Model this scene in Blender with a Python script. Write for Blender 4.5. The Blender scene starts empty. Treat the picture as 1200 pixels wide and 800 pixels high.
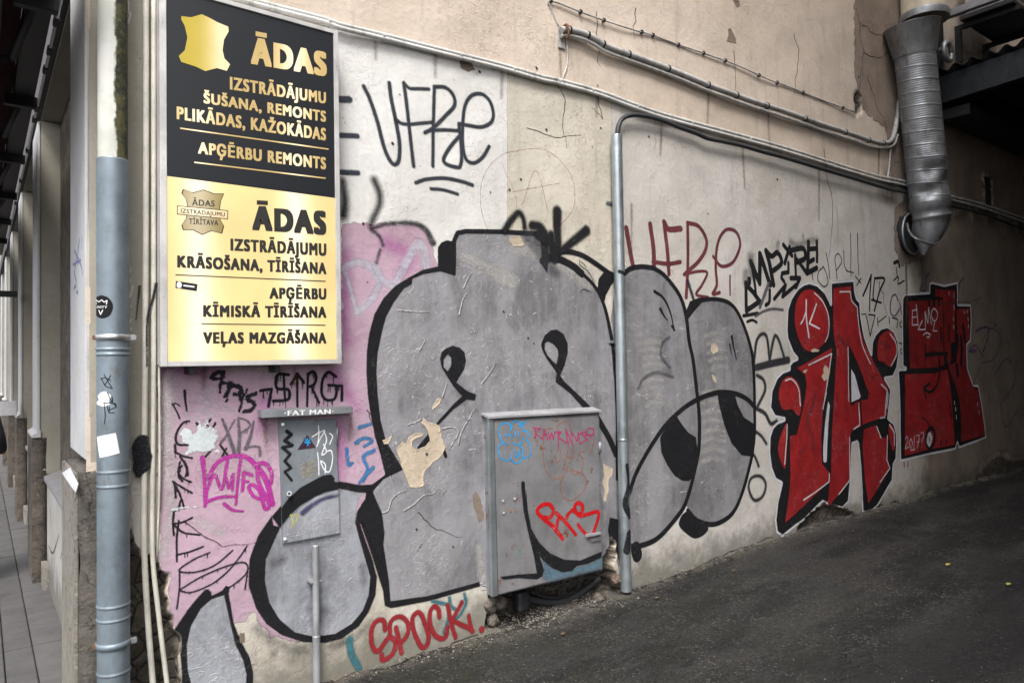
import bpy, bmesh, math, random
import numpy as np
from mathutils import Vector
random.seed(7); rng = np.random.default_rng(5)
S = bpy.context.scene; COL = S.collection

# ------------------------------------------------------------ camera
F, YAW, PITCH, ROLL = 830.0, .9255, .0272, .0172          # pixels of a 1200 px wide picture, radians
D, H = 3.466, 1.6                                         # metres to the wall, height of the eye
fw = np.array([math.cos(YAW)*math.cos(PITCH), math.sin(YAW)*math.cos(PITCH), math.sin(PITCH)])
_r = np.array([math.sin(YAW), -math.cos(YAW), 0.]); _u = np.cross(_r, fw)
rt = math.cos(ROLL)*_r-math.sin(ROLL)*_u; up = math.sin(ROLL)*_r+math.cos(ROLL)*_u
CAM = np.array([0., -D, H])
cd = bpy.data.cameras.new('camera'); cam = bpy.data.objects.new('camera', cd); COL.objects.link(cam); S.camera = cam
cd.sensor_width = 36; cd.lens = F/1200*36; cd.clip_start = .05; cd.clip_end = 1000
from mathutils import Matrix
cam.matrix_world = Matrix(((rt[0], up[0], -fw[0], CAM[0]), (rt[1], up[1], -fw[1], CAM[1]), (rt[2], up[2], -fw[2], CAM[2]), (0, 0, 0, 1)))

# ------------------------------------------------------------ sky, sun, exposure
SUN_EL, SUN_AZ = math.radians(56), math.radians(218)      # azimuth clockwise from +y
w = bpy.data.worlds.new('World'); S.world = w; w.use_nodes = True
nt = w.node_tree; sk = nt.nodes.new('ShaderNodeTexSky'); sk.sky_type = 'NISHITA'; sk.sun_disc = False
sk.sun_elevation = SUN_EL; sk.sun_rotation = SUN_AZ; sk.dust_density = 4; sk.air_density = 1.0; sk.ozone_density = 1.0
hs = nt.nodes.new('ShaderNodeHueSaturation'); hs.inputs['Saturation'].default_value = .28
nt.links.new(sk.outputs[0], hs.inputs['Color']); nt.links.new(hs.outputs[0], nt.nodes['Background'].inputs[0])
nt.nodes['Background'].inputs[1].default_value = .15
sl = bpy.data.lights.new('sun', 'SUN'); sl.energy = 1.4; sl.angle = math.radians(18); sl.color = (1, .97, .92)
so = bpy.data.objects.new('sun', sl); COL.objects.link(so)
sd_ = Vector((math.sin(SUN_AZ)*math.cos(SUN_EL), math.cos(SUN_AZ)*math.cos(SUN_EL), math.sin(SUN_EL)))
so.rotation_euler = sd_.to_track_quat('Z', 'Y').to_euler()
S.view_settings.view_transform = 'Standard'; S.view_settings.look = 'None'; S.view_settings.exposure = 1.27; S.view_settings.gamma = 1
S.cycles.transparent_max_bounces = 40; S.cycles.max_bounces = 6; S.cycles.diffuse_bounces = 4; S.cycles.glossy_bounces = 3

# ------------------------------------------------------------ geometry of the place
def ray(px, py): return F*fw+(px-600)*rt-(py-400)*up
def onY(p, y=0.):
    r = ray(*p); return CAM+r*((y-CAM[1])/r[1])
def onX(p, x):
    r = ray(*p); return CAM+r*((x-CAM[0])/r[0])
def onZ(p, z=0.):
    r = ray(*p); return CAM+r*((z-CAM[2])/r[2])
def mpp(P): return float((np.asarray(P)-CAM)@fw)/F          # metres a pixel covers at a point
def crop(x0, y0, s, pts): return [(x0+a/s, y0+b/s) for a, b in pts]

WV = [(rng.uniform(0, 6.28), rng.uniform(0, 6.28), lam, rng.uniform(0, 3.14)) for lam in (.17, .21, .27, .33, .42, .55, .7, .9, 1.3, 1.9)]
def relief(x, z):
    h = 0
    for a, b, lam, th in WV:
        k = 6.283/lam; h = h+lam*.0022*np.sin(k*(x*math.cos(th)+z*math.sin(th))+a)*np.sin(k*.7*(z*math.cos(th)-x*math.sin(th))+b)
    return h
class Flat:                                                # a plane parallel to the alley wall
    def __init__(s, y=0., rel=False): s.y = y; s.rel = rel
    def uv(s, p):
        P = onY(p, s.y); return (P[0], P[2], mpp(P))
    def xyz(s, U, V, l): return np.stack([U, s.y-l-(relief(U, V) if s.rel else 0)+0*U, V], -1)
class Side:                                                # a plane facing the street
    def __init__(s, x): s.x = x
    def uv(s, p):
        P = onX(p, s.x); return (-P[1], P[2], mpp(P))
    def xyz(s, U, V, l): return np.stack([s.x-l+0*U, -U, V], -1)
class Round:                                               # an upright pipe
    def __init__(s, cx, cy, r): s.c = (cx, cy); s.r = r
    def uv(s, p):
        r = ray(*p); o = CAM[:2]-np.array(s.c); d = r[:2]; a = d@d; b = o@d; c = o@o-s.r**2
        q = b*b-a*c; t = (-b-math.sqrt(max(q, 0)))/a; P = CAM+r*t
        th = math.atan2(P[0]-s.c[0], -(P[1]-s.c[1])); return (th*s.r, P[2], mpp(P))
    def xyz(s, U, V, l):
        th = U/s.r; return np.stack([s.c[0]+(s.r+l)*np.sin(th), s.c[1]-(s.r+l)*np.cos(th), V], -1)
WALL = Flat(0, True)

# ------------------------------------------------------------ object helpers
def tag(o, label=None, cat=None, group=None, kind=None):
    for k, v in (('label', label), ('category', cat), ('group', group), ('kind', kind)):
        if v: o[k] = v
    return o
def empty(name, loc, label=None, cat=None, group=None, kind=None):
    o = bpy.data.objects.new(name, None); COL.objects.link(o); o.location = loc; o.empty_display_size = .1
    return tag(o, label, cat, group, kind)
def link(name, me, mat=None, parent=None):
    o = bpy.data.objects.new(name, me); COL.objects.link(o)
    if mat: me.materials.append(mat)
    if parent:
        o.parent = parent; o.matrix_parent_inverse = Matrix.Translation(parent.location).inverted() if parent.type == 'EMPTY' else Matrix()
    return o
def npmesh(name, V, Q, smooth=True, attrs=None):
    me = bpy.data.meshes.new(name); V = np.asarray(V, np.float32).reshape(-1, 3); Q = np.asarray(Q, np.int32); n = Q.shape[1]
    me.vertices.add(len(V)); me.vertices.foreach_set('co', V.ravel())
    me.loops.add(Q.size); me.loops.foreach_set('vertex_index', Q.ravel())
    me.polygons.add(len(Q)); me.polygons.foreach_set('loop_start', np.arange(0, Q.size, n, dtype=np.int32))
    me.polygons.foreach_set('use_smooth', np.full(len(Q), smooth))
    for k, a in (attrs or {}).items():
        at = me.attributes.new(k, 'FLOAT', 'POINT'); at.data.foreach_set('value', np.asarray(a, np.float32).ravel())
    me.update(calc_edges=True); return me
def boxes(name, L, mat, parent=None, bevel=.004):
    bm = bmesh.new()
    for lo, hi in L:
        m = Matrix.Translation([(a+b)/2 for a, b in zip(lo, hi)])@Matrix.Diagonal([abs(b-a) for a, b in zip(lo, hi)]+[1])
        bmesh.ops.create_cube(bm, size=1, matrix=m)
    if bevel: bmesh.ops.bevel(bm, geom=bm.edges[:], offset=bevel, segments=2, affect='EDGES', clamp_overlap=True)
    me = bpy.data.meshes.new(name); bm.to_mesh(me); bm.free(); return link(name, me, mat, parent)
def box(name, lo, hi, mat, parent=None, bevel=.004): return boxes(name, [(lo, hi)], mat, parent, bevel)
def tube(name, pts, r, mat, parent=None, n=12, smooth=True, sub=1, caps=True):
    P = np.array(pts, float)
    if sub > 1: P = cr3(P, sub)
    R = np.full(len(P), r) if np.isscalar(r) else np.interp(np.linspace(0, 1, len(P)), np.linspace(0, 1, len(r)), r)
    T = np.gradient(P, axis=0); T /= np.linalg.norm(T, axis=1)[:, None]+1e-12
    ref = np.array([0, 0, 1.]) if abs(T[0][2]) < .9 else np.array([0, 1., 0]); V = []
    for p, t, q in zip(P, T, R):
        a = np.cross(t, ref); a /= np.linalg.norm(a); b = np.cross(a, t); ref = b
        for k in range(n):
            c = 2*math.pi*k/n; V.append(p+q*(a*math.cos(c)+b*math.sin(c)))
    m = len(P); Q = [(i*n+k, i*n+(k+1) % n, (i+1)*n+(k+1) % n, (i+1)*n+k) for i in range(m-1) for k in range(n)]
    me = bpy.data.meshes.new(name); fc = list(Q)
    if caps: fc += [tuple(range(n))[::-1], tuple((m-1)*n+k for k in range(n))]
    me.from_pydata([tuple(v) for v in V], [], fc)
    if smooth:
        me.polygons.foreach_set('use_smooth', [True]*len(Q)+[False]*(len(fc)-len(Q)))
    return link(name, me, mat, parent)
def cr3(P, n, closed=False):
    P = np.asarray(P, float)
    if closed: E_ = np.vstack([P[-1:], P, P[:2]])
    else: E_ = np.vstack([2*P[:1]-P[1:2], P, 2*P[-1:]-P[-2:-1]])
    out = []
    for i in range(len(E_)-3):
        p0, p1, p2, p3 = E_[i:i+4]
        for t in np.linspace(0, 1, n, endpoint=False):
            out.append(.5*((2*p1)+(-p0+p2)*t+(2*p0-5*p1+4*p2-p3)*t*t+(-p0+3*p1-3*p2+p3)*t**3))
    if not closed: out.append(P[-1])
    return np.array(out)
def lathe(name, prof, c, mat, parent=None, n=40):         # prof: (r, z) from the bottom up
    q_ = [prof[0]]
    for a_, b_ in zip(prof, prof[1:]):
        if b_[1]-a_[1] > .03: q_ += [(a_[0]+(b_[0]-a_[0])*.004/(b_[1]-a_[1]), a_[1]+.004), (b_[0]-(b_[0]-a_[0])*.004/(b_[1]-a_[1]), b_[1]-.004)]
        q_.append(b_)
    prof = q_
    V = [(c[0]+r*math.cos(2*math.pi*k/n), c[1]+r*math.sin(2*math.pi*k/n), z) for r, z in prof for k in range(n)]
    Q = [(i*n+k, i*n+(k+1) % n, (i+1)*n+(k+1) % n, (i+1)*n+k) for i in range(len(prof)-1) for k in range(n)]
    me = bpy.data.meshes.new(name); me.from_pydata(V, [], Q); me.polygons.foreach_set('use_smooth', [True]*len(Q)); return link(name, me, mat, parent)

# ------------------------------------------------------------ materials
class NT:
    def __init__(s, name):
        s.m = bpy.data.materials.new(name); s.m.use_nodes = True; s.t = s.m.node_tree
        s.b = s.t.nodes['Principled BSDF']; s.out = s.t.nodes['Material Output']
        s.pos = s.n('ShaderNodeNewGeometry').outputs['Position']
    def n(s, ty, _o=None, **k):
        x = s.t.nodes.new(ty)
        for a, v in k.items():
            if hasattr(x, a): setattr(x, a, v)
        return x
    def set(s, inp, v):
        if isinstance(v, bpy.types.NodeSocket): s.t.links.new(v, inp)
        elif isinstance(v, (tuple, list)) and len(v) == 3 and inp.type == 'RGBA': inp.default_value = (*v, 1)
        else: inp.default_value = v
    def math(s, op, a, b=0., c=None):
        x = s.n('ShaderNodeMath', operation=op); s.set(x.inputs[0], a); s.set(x.inputs[1], b)
        if c is not None: s.set(x.inputs[2], c)
        return x.outputs[0]
    def noise(s, scale, detail=4, rough=.55, vec=None, stretch=None, dist=0.):
        v = vec or s.pos
        if stretch:
            m = s.n('ShaderNodeMapping'); s.set(m.inputs['Scale'], Vector(stretch)); s.set(m.inputs[0], v); v = m.outputs[0]
        x = s.n('ShaderNodeTexNoise'); s.set(x.inputs['Vector'], v); x.inputs['Scale'].default_value = scale
        x.inputs['Detail'].default_value = detail; x.inputs['Roughness'].default_value = rough; x.inputs['Distortion'].default_value = dist
        return x.outputs[0]
    def vor(s, scale, feature='F1', vec=None, out=0):
        x = s.n('ShaderNodeTexVoronoi', feature=feature); s.set(x.inputs['Vector'], vec or s.pos); x.inputs['Scale'].default_value = scale
        return x.outputs[out]
    def ramp(s, v, a, b, lo=0., hi=1., smooth=True):
        x = s.n('ShaderNodeMapRange'); x.interpolation_type = 'SMOOTHSTEP' if smooth else 'LINEAR'
        for i, q in enumerate((v, a, b, lo, hi)): s.set(x.inputs[i], q)
        return x.outputs[0]
    def mix(s, f, a, b, mode='MIX'):
        x = s.n('ShaderNodeMix'); x.data_type = 'RGBA'; x.blend_type = mode
        s.set(x.inputs[0], f); s.set(x.inputs[6], a); s.set(x.inputs[7], b); return x.outputs[2]
    def attr(s, name):
        x = s.n('ShaderNodeAttribute'); x.attribute_name = name; return x.outputs['Fac']
    def bump(s, h, strength=.5, dist=.01, prev=None):
        x = s.n('ShaderNodeBump'); x.inputs['Strength'].default_value = strength; x.inputs['Distance'].default_value = dist
        s.set(x.inputs['Height'], h)
        if prev: s.set(x.inputs['Normal'], prev)
        return x.outputs[0]
    def fin(s, col=None, rough=None, metal=None, normal=None):
        if col is not None: s.set(s.b.inputs['Base Color'], col)
        if rough is not None: s.set(s.b.inputs['Roughness'], rough)
        if metal is not None: s.set(s.b.inputs['Metallic'], metal)
        if normal is not None: s.set(s.b.inputs['Normal'], normal)
        return s.m
def sc(c, k): return tuple(min(1, x*k) for x in c)
def plaster_normal(t, k=1.):                               # the one relief that plaster and every paint on it share
    big = t.noise(5, 6, .6); fine = t.noise(55, 5, .65); w_ = t.noise(13, 3, .5, dist=1.2)
    ridge = t.ramp(t.math('ABSOLUTE', t.math('SUBTRACT', w_, .5)), 0., .018, 1., 0.)
    gate = t.ramp(t.noise(2.3, 2), .47, .6)
    ridge = t.math('MULTIPLY', ridge, gate)
    lump = t.ramp(t.noise(22, 2, .5), .45, .75)
    h = t.math('ADD', t.math('MULTIPLY', big, .75), t.math('MULTIPLY', fine, .13))
    h = t.math('ADD', h, t.math('MULTIPLY', ridge, .20)); h = t.math('ADD', h, t.math('MULTIPLY', lump, .12))
    return t.bump(h, .75*k, .012), ridge
def grime(t, col, amount=.35, dirt=(.10, .085, .07), streaks=.35):
    a = t.ramp(t.noise(1.1, 5, .65), .38, .72); c = t.mix(t.math('MULTIPLY', a, amount), col, t.mix(1., col, (.74, .69, .63), 'MULTIPLY'))
    st = t.ramp(t.noise(3.2, 5, .65, stretch=(2.4, 2.4, .28)), .52, .78); c = t.mix(t.math('MULTIPLY', st, streaks), c, dirt)
    sp = t.ramp(t.noise(31, 3, .6), .66, .74); c = t.mix(t.math('MULTIPLY', sp, .4), c, dirt)
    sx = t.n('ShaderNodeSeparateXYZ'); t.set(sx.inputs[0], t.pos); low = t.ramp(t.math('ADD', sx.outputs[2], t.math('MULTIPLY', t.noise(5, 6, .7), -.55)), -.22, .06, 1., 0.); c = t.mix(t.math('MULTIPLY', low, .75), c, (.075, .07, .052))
    for fr, wd, am in ((4.3, .0035, .5), (9.5, .006, .30)):
        ck = t.noise(fr, 5, .65, dist=.5); line = t.ramp(t.math('ABSOLUTE', t.math('SUBTRACT', ck, .5)), 0., wd, 1., 0.); c = t.mix(t.math('MULTIPLY', t.math('MULTIPLY', line, t.ramp(t.noise(1.7, 3), .47, .62)), am), c, (.13, .11, .09))
    pits = t.ramp(t.vor(9.), .035, .02); g = t.ramp(t.noise(1.9, 2), .5, .56); c = t.mix(t.math('MULTIPLY', t.math('MULTIPLY', pits, g), .85), c, (.03, .027, .024))
    return c
def plaster(name, col, col2, amount=.35, streaks=.35, alpha=None, bump=1.):
    t = NT(name); v = t.noise(2.1, 7, .62); c = t.mix(t.ramp(v, .35, .68), col, col2)
    c = t.mix(t.ramp(t.noise(38, 4, .7), .4, .7, 0, .3), c, sc(col, .72))
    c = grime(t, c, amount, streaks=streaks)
    nrm, ridge = plaster_normal(t, bump)
    ck = t.noise(3.1, 4, .6, dist=.7); line = t.ramp(t.math('ABSOLUTE', t.math('SUBTRACT', ck, .5)), 0., .0025, 1., 0.)
    gate = t.ramp(t.noise(.9, 3), .55, .62); line = t.math('MULTIPLY', line, gate)
    c = t.mix(t.math('MULTIPLY', line, .7), c, (.06, .05, .045))
    t.fin(c, .93, 0, nrm)
    if alpha: cutout(t, **alpha)
    return t.m
def cutout(t, soft=.003, nz=.003, nscale=140, wear=0., wscale=9, op=1.):
    s_ = t.attr('sd'); n1 = t.noise(nscale, 2, .7)
    v = t.math('ADD', s_, t.math('MULTIPLY', t.math('SUBTRACT', n1, .5), nz*2))
    a = t.ramp(v, -soft, soft)
    if wear:
        q = t.ramp(t.noise(wscale, 6, .75), .5-.06+.2*(1-wear), .56+.2*(1-wear), 1., 0.); q2 = t.ramp(t.noise(130, 3, .7), .60, .68, 1., .25)
        a = t.math('MULTIPLY', a, t.math('MULTIPLY', q, q2))
    if op < 1: a = t.math('MULTIPLY', a, t.ramp(t.noise(26, 4, .7), .3, .7, op*.75, min(1, op*1.25)))
    t.set(t.b.inputs['Alpha'], a)
def spray(name, col, soft=.003, nz=.002, wear=0., op=1., rough=.55, metal=0., var=.12, **k):
    t = NT(name); c = t.mix(t.ramp(t.noise(6, 5, .65), .35, .7), col, sc(col, 1-var*1.6))
    c = t.mix(t.ramp(t.noise(70, 3, .6), .45, .75, 0, .5), c, sc(col, 1+var*2.2))
    nrm, ridge = plaster_normal(t)
    c = t.mix(t.math('MULTIPLY', ridge, .25), c, (.45, .43, .42) if sum(col) > .2 else (.12, .12, .12))
    dark_ = sum(col) < .08; t.fin(c, .8 if dark_ else rough, metal, nrm); t.b.inputs['Specular IOR Level'].default_value = .15 if dark_ else .3
    cutout(t, soft, nz, wear=wear, op=op, **k); return t.m
def silver(name, col, k=1.):
    t = NT(name); c = t.mix(t.ramp(t.noise(2.2, 7, .72, dist=.6), .38, .62), sc(col, .70), sc(col, 1.18)); c = t.mix(t.ramp(t.noise(1.6, 5, .7, stretch=(3, 3, .5)), .42, .62, 0, .55), c, sc(col, 1.5))
    c = t.mix(t.ramp(t.noise(14, 6, .75, stretch=(1, 1, .3)), .45, .70, 0, .55), c, sc(col, 1.35)); c = t.mix(t.ramp(t.noise(17, 5, .7), .56, .72, 0, .5), c, sc(col, .62))
    f = t.noise(48, 6, .8); c = t.mix(t.ramp(f, .62, .70, 0, .7), c, (.62, .61, .60)); c = t.mix(t.ramp(f, .36, .28, 0, .6), c, sc(col, .4))
    old = t.math('MULTIPLY', t.ramp(t.noise(6.5, 8, .8), .60, .66), .6); c = t.mix(old, c, (.42, .39, .36))
    nrm, ridge = plaster_normal(t, .85); c = t.mix(t.math('MULTIPLY', ridge, .38), c, (.60, .58, .56)); ck = t.noise(6.1, 4, .6, dist=.9); line = t.ramp(t.math('ABSOLUTE', t.math('SUBTRACT', ck, .5)), 0., .004, 1., 0.); line = t.math('MULTIPLY', line, t.ramp(t.noise(2.6, 3), .5, .58)); c = t.mix(t.math('MULTIPLY', line, .6), c, (.08, .075, .075))
    t.fin(c, t.ramp(f, .3, .7, .42, .7), .3*k, nrm); cutout(t, .004, .003); return t.m
def metal(name, col, rough=.45, metallic=.7, dirt=.3, bump=.15, rust=0., dirtcol=(.09, .08, .07)):
    t = NT(name); c = t.mix(t.ramp(t.noise(5, 6, .65), .35, .7), col, sc(col, .72))
    c = t.mix(t.math('MULTIPLY', t.ramp(t.noise(16, 6, .7, stretch=(1, 1, .35)), .5, .72), dirt), c, dirtcol)
    c = t.mix(t.ramp(t.noise(120, 2, .6), .66, .72, 0, .5), c, sc(col, 1.4))
    m_ = metallic; r_ = t.ramp(t.noise(9, 5, .7), .3, .7, rough*.8, min(1, rough*1.4))
    if rust:
        q = t.math('MULTIPLY', t.ramp(t.noise(11, 6, .75), .60-.1*rust, .66), 1.); c = t.mix(q, c, (.13, .045, .018)); m_ = t.math('MULTIPLY', t.math('SUBTRACT', 1, q), metallic)
    t.fin(c, r_, m_, t.bump(t.noise(30, 5, .6), bump, .004)); return t.m
def plain(name, col, rough=.7, metallic=0., var=.15, bump=.1, scale=12.):
    t = NT(name); c = t.mix(t.ramp(t.noise(scale, 5, .65), .35, .7), col, sc(col, 1-var)); t.fin(c, rough, metallic, t.bump(t.noise(60, 4, .6), bump, .003)); return t.m
def glow(name, col, base, tubes, strength, y=None):        # a backlit face: the fluorescent tubes show through it
    t = NT(name); sx = t.n('ShaderNodeSeparateXYZ'); t.set(sx.inputs[0], t.pos); a = None
    for x0 in tubes:
        d = t.math('DIVIDE', t.math('SUBTRACT', sx.outputs[0], x0), .075); g = t.math('EXPONENT', t.math('MULTIPLY', t.math('MULTIPLY', d, d), -1.)); a = g if a is None else t.math('ADD', a, g)
    fade = t.ramp(t.noise(2.2, 3), .3, .7, .85, 1.12); t.set(t.b.inputs['Emission Color'], t.mix(a, col, (1, .86, .62)))
    a = t.math('MULTIPLY', t.math('ADD', t.math('MULTIPLY', a, base), strength), fade)
    t.set(t.b.inputs['Emission Strength'], a); t.fin(sc(col, .22), .35, 0); return t.m

# ------------------------------------------------------------ paint sheets from signed distances
REC = []                                                   # recesses of the alley wall: (polygon, depth)
class Grid:
    def __init__(s, x0, x1, z0, z1, st):
        i0, i1, j0, j1 = math.floor(x0/st), math.ceil(x1/st), math.floor(z0/st), math.ceil(z1/st)
        s.x = np.arange(i0, i1+1)*st; s.z = np.arange(j0, j1+1)*st; s.st = st
        s.sd = np.full((len(s.x), len(s.z)), -1e3)
    def sub(s, x0, x1, z0, z1):
        a, b = np.searchsorted(s.x, [x0, x1]); c, d = np.searchsorted(s.z, [z0, z1]); return slice(a, b+1), slice(c, d+1)
def stroke_into(g, P, R, out, m=.02):
    for i in range(len(P)-1):
        a, b = P[i], P[i+1]; ra, rb = R[i], R[i+1]; q = max(ra, rb)+m
        I, J = g.sub(min(a[0], b[0])-q, max(a[0], b[0])+q, min(a[1], b[1])-q, max(a[1], b[1])+q)
        X = g.x[I][:, None]; Z = g.z[J][None]; d = b-a; L = d@d+1e-12
        t = np.clip(((X-a[0])*d[0]+(Z-a[1])*d[1])/L, 0, 1)
        sd = ra+(rb-ra)*t-np.hypot(X-a[0]-t*d[0], Z-a[1]-t*d[1]); out[I, J] = np.maximum(out[I, J], sd)
def poly_sd(P, X, Z):
    P = np.asarray(P); ins = np.zeros(np.broadcast(X, Z).shape, bool); dm = np.full(ins.shape, 1e6)
    for i in range(len(P)):
        a, b = P[i-1], P[i]; d = b-a; t = np.clip(((X-a[0])*d[0]+(Z-a[1])*d[1])/(d@d+1e-12), 0, 1)
        dm = np.minimum(dm, (X-a[0]-t*d[0])**2+(Z-a[1]-t*d[1])**2)
        c = (a[1] > Z) != (b[1] > Z); ins ^= c & (X < (b[0]-a[0])*(Z-a[1])/(b[1]-a[1]+1e-15)+a[0])
    dm = np.sqrt(dm); return np.where(ins, dm, -dm)
def St(pts, w=5, w2=None, smooth=True, closed=False): return ('s', pts, w, w2, smooth, closed)
def Pg(pts, smooth=False, inset=0.): return ('p', pts, smooth, inset)
def Cut(sh): return ('-', sh)
def dense(surf, pts, smooth, closed, n=6):
    U = [surf.uv(p) for p in pts]; P = np.array([(u[0], u[1]) for u in U]); M_ = np.array([u[2] for u in U])
    if closed and not smooth: P = np.vstack([P, P[:1]]); M_ = np.append(M_, M_[0])
    if smooth and len(P) > 2:
        Q = cr3(P, n, closed); q = np.interp(np.linspace(0, 1, len(Q)), np.linspace(0, 1, len(P)), M_)
        if closed: Q = np.vstack([Q, Q[:1]]); q = np.append(q, q[0])
        return Q, q
    return P, M_
def raster(surf, shapes, st, margin=.02, jag=0.):
    data = []
    for s_ in shapes:
        neg = s_[0] == '-'; q = s_[1] if neg else s_
        if q[0] == 's': P, M_ = dense(surf, q[1], q[4], q[5])
        else: P, M_ = dense(surf, q[1], q[2], q[2])
        data.append((neg, q, P, M_))
    A = np.vstack([d[2] for d in data if not d[0]]); mw = max([max(d[1][2], d[1][3] or 0)*d[3].max()/2 for d in data if d[1][0] == 's']+[0])+margin
    g = Grid(A[:, 0].min()-mw, A[:, 0].max()+mw, A[:, 1].min()-mw, A[:, 1].max()+mw, st)
    for neg, q, P, M_ in data:
        o = np.full_like(g.sd, -1e3)
        if q[0] == 's':
            w0, w1 = q[2], q[3] if q[3] is not None else q[2]
            R = np.interp(np.linspace(0, 1, len(P)), [0, 1], [w0, w1])*M_/2
            stroke_into(g, P, R, o, margin)
        else:
            I, J = g.sub(P[:, 0].min()-margin, P[:, 0].max()+margin, P[:, 1].min()-margin, P[:, 1].max()+margin)
            o[I, J] = poly_sd(P, g.x[I][:, None], g.z[J][None])-q[3]
        g.sd = np.minimum(g.sd, -o) if neg else np.maximum(g.sd, o)
    if jag:
        X, Z = g.x[:, None], g.z[None]; g.sd = g.sd+jag*.006*(np.sin(X*41+3*np.sin(Z*23))+np.sin(Z*53+2*np.sin(X*37))+.6*np.sin(X*97+Z*61)+.5*np.sin(Z*131-X*83))
    return g
HM = np.full((2500, 1200), .0007)                           # how thick the paint already lies, in 1 cm squares of the wall
def stack(g, I, J):
    a = np.clip(((g.x[I]+1)*100).astype(int), 0, 2499); b = np.clip(((g.z[J]+1)*100).astype(int), 0, 1199); l = HM[a, b].max()+.00018; HM[a, b] = l; return l
def sheet(name, shapes, mat, parent=None, surf=None, lift=None, st=.005, soft=.003, jag=0., clip=True, rim=0.):
    surf = surf or WALL
    g = raster(surf, shapes, st, .02+soft*2, jag)
    if surf is WALL and clip:
        for P, d in REC:
            X0, X1 = P[:, 0].min(), P[:, 0].max()
            if X1 < g.x[0] or X0 > g.x[-1] or P[:, 1].max() < g.z[0] or P[:, 1].min() > g.z[-1]: continue
            I, J = g.sub(X0-.03, X1+.03, P[:, 1].min()-.03, P[:, 1].max()+.03)
            g.sd[I, J] = np.minimum(g.sd[I, J], -recsd(P, g.x[I][:, None], g.z[J][None])-.002)
    sd = g.sd; nz = len(g.z); mx = np.maximum.reduce([sd[:-1, :-1], sd[1:, :-1], sd[:-1, 1:], sd[1:, 1:]]); I, J = np.nonzero(mx > -soft*1.2)
    if len(I) == 0: return None
    if lift is None: lift = stack(g, I, J)
    k = I*nz+J; Q = np.stack([k, k+nz, k+nz+1, k+1], 1); u, inv = np.unique(Q, return_inverse=True); Q = inv.reshape(-1, 4)
    U = g.x[u//nz]; V = g.z[u % nz]; sv = sd.ravel()[u]
    l = lift+rim*np.clip(1-np.abs(sv-.004)/.007, 0, 1)*(1+.5*np.sin(U*90)*np.sin(V*77)) if rim else lift
    co = surf.xyz(U, V, l)
    return link(name, npmesh(name, co, Q, True, {'sd': np.clip(sv, -1, 1)}), mat, parent)
def jagf(X, Z): return .006*(np.sin(X*47+3*np.sin(Z*31))+np.sin(Z*61+2*np.sin(X*43))+.7*np.sin(X*113+Z*71))
def recsd(P, X, Z): return poly_sd(P, X, Z)+jagf(X, Z)
def text(name, body, boxpx, mat, parent=None, surf=None, lift=.001, bold=.03, shear=0., sx=1.):
    (xl, tl, bl), (xr, tr, br) = boxpx; surf = surf or WALL
    a = surf.uv((xl, bl)); b = surf.uv((xr, br)); c = surf.uv((xl, tl)); d = surf.uv((xr, tr))
    cu = bpy.data.curves.new('glyphs', 'FONT'); cu.body = body; cu.size = 1; cu.space_character = 1.06+bold*2.4; cu.shear = shear; cu.resolution_u = 5
    ob = bpy.data.objects.new('glyphs', cu); COL.objects.link(ob); dg = bpy.context.evaluated_depsgraph_get(); dg.update()
    me = bpy.data.meshes.new_from_object(ob.evaluated_get(dg)); bpy.data.objects.remove(ob)
    n = len(me.vertices); v = np.zeros(n*3, np.float32); me.vertices.foreach_get('co', v); v = v.reshape(-1, 3)
    cap = .70*1.0; base = 0.
    s0, s1 = v[:, 0].min()-bold, v[:, 0].max()+bold
    fs = [tuple(p.vertices) for p in me.polygons]; VV = []; FF = []
    for i, (dx, dy) in enumerate(((0, 0),) if not bold else [(bold*a_, bold*b_) for b_ in (-.45, 0, .45) for a_ in (-1, -.5, 0, .5, 1)]):
        t = (v[:, 0]+dx-s0)/(s1-s0); hgt = (v[:, 1]+dy+bold*.45)/(CAPH+bold*.9)
        U = a[0]+(b[0]-a[0])*t; Z0 = a[1]+(b[1]-a[1])*t; Z1 = c[1]+(d[1]-c[1])*t; Z = Z0+(Z1-Z0)*hgt
        VV.append(surf.xyz(U, Z, lift+i*.00006)); FF += [tuple(k+i*n for k in f) for f in fs]
    me2 = bpy.data.meshes.new(name); me2.from_pydata([tuple(map(float, p)) for p in np.vstack(VV)], [], FF); return link(name, me2, mat, parent)
_c = bpy.data.curves.new('h', 'FONT'); _c.body = 'E'; _o = bpy.data.objects.new('h', _c); COL.objects.link(_o)
_dg = bpy.context.evaluated_depsgraph_get(); _dg.update(); CAPH = max(v.co[1] for v in bpy.data.meshes.new_from_object(_o.evaluated_get(_dg)).vertices); bpy.data.objects.remove(_o)

# ============================================================ materials of the place
m_upper = plaster('peach plaster', (.61, .525, .44), (.52, .44, .365), .5, .3)
m_lower = plaster('cream plaster', (.56, .53, .47), (.46, .43, .37), .5, .35, alpha=dict(soft=.004, nz=.004, nscale=60))
m_white = plaster('overpainted white', (.66, .65, .63), (.58, .57, .55), .3, .15, alpha=dict(soft=.003, nz=.002, nscale=60), bump=.8)
m_tan = plaster('tan plaster', (.57, .53, .455), (.49, .455, .385), .5, .3, alpha=dict(soft=.003, nz=.003, nscale=60))
m_pale = plaster('pale grey plaster', (.56, .53, .50), (.48, .455, .425), .4, .3, alpha=dict(soft=.003, nz=.003, nscale=60))
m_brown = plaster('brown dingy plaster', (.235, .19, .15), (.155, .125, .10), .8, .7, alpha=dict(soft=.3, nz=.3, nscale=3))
m_rough = plaster('rough exposed render', (.30, .235, .19), (.20, .16, .13), .8, .5, alpha=dict(soft=.006, nz=.012, nscale=20), bump=1.4)
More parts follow.
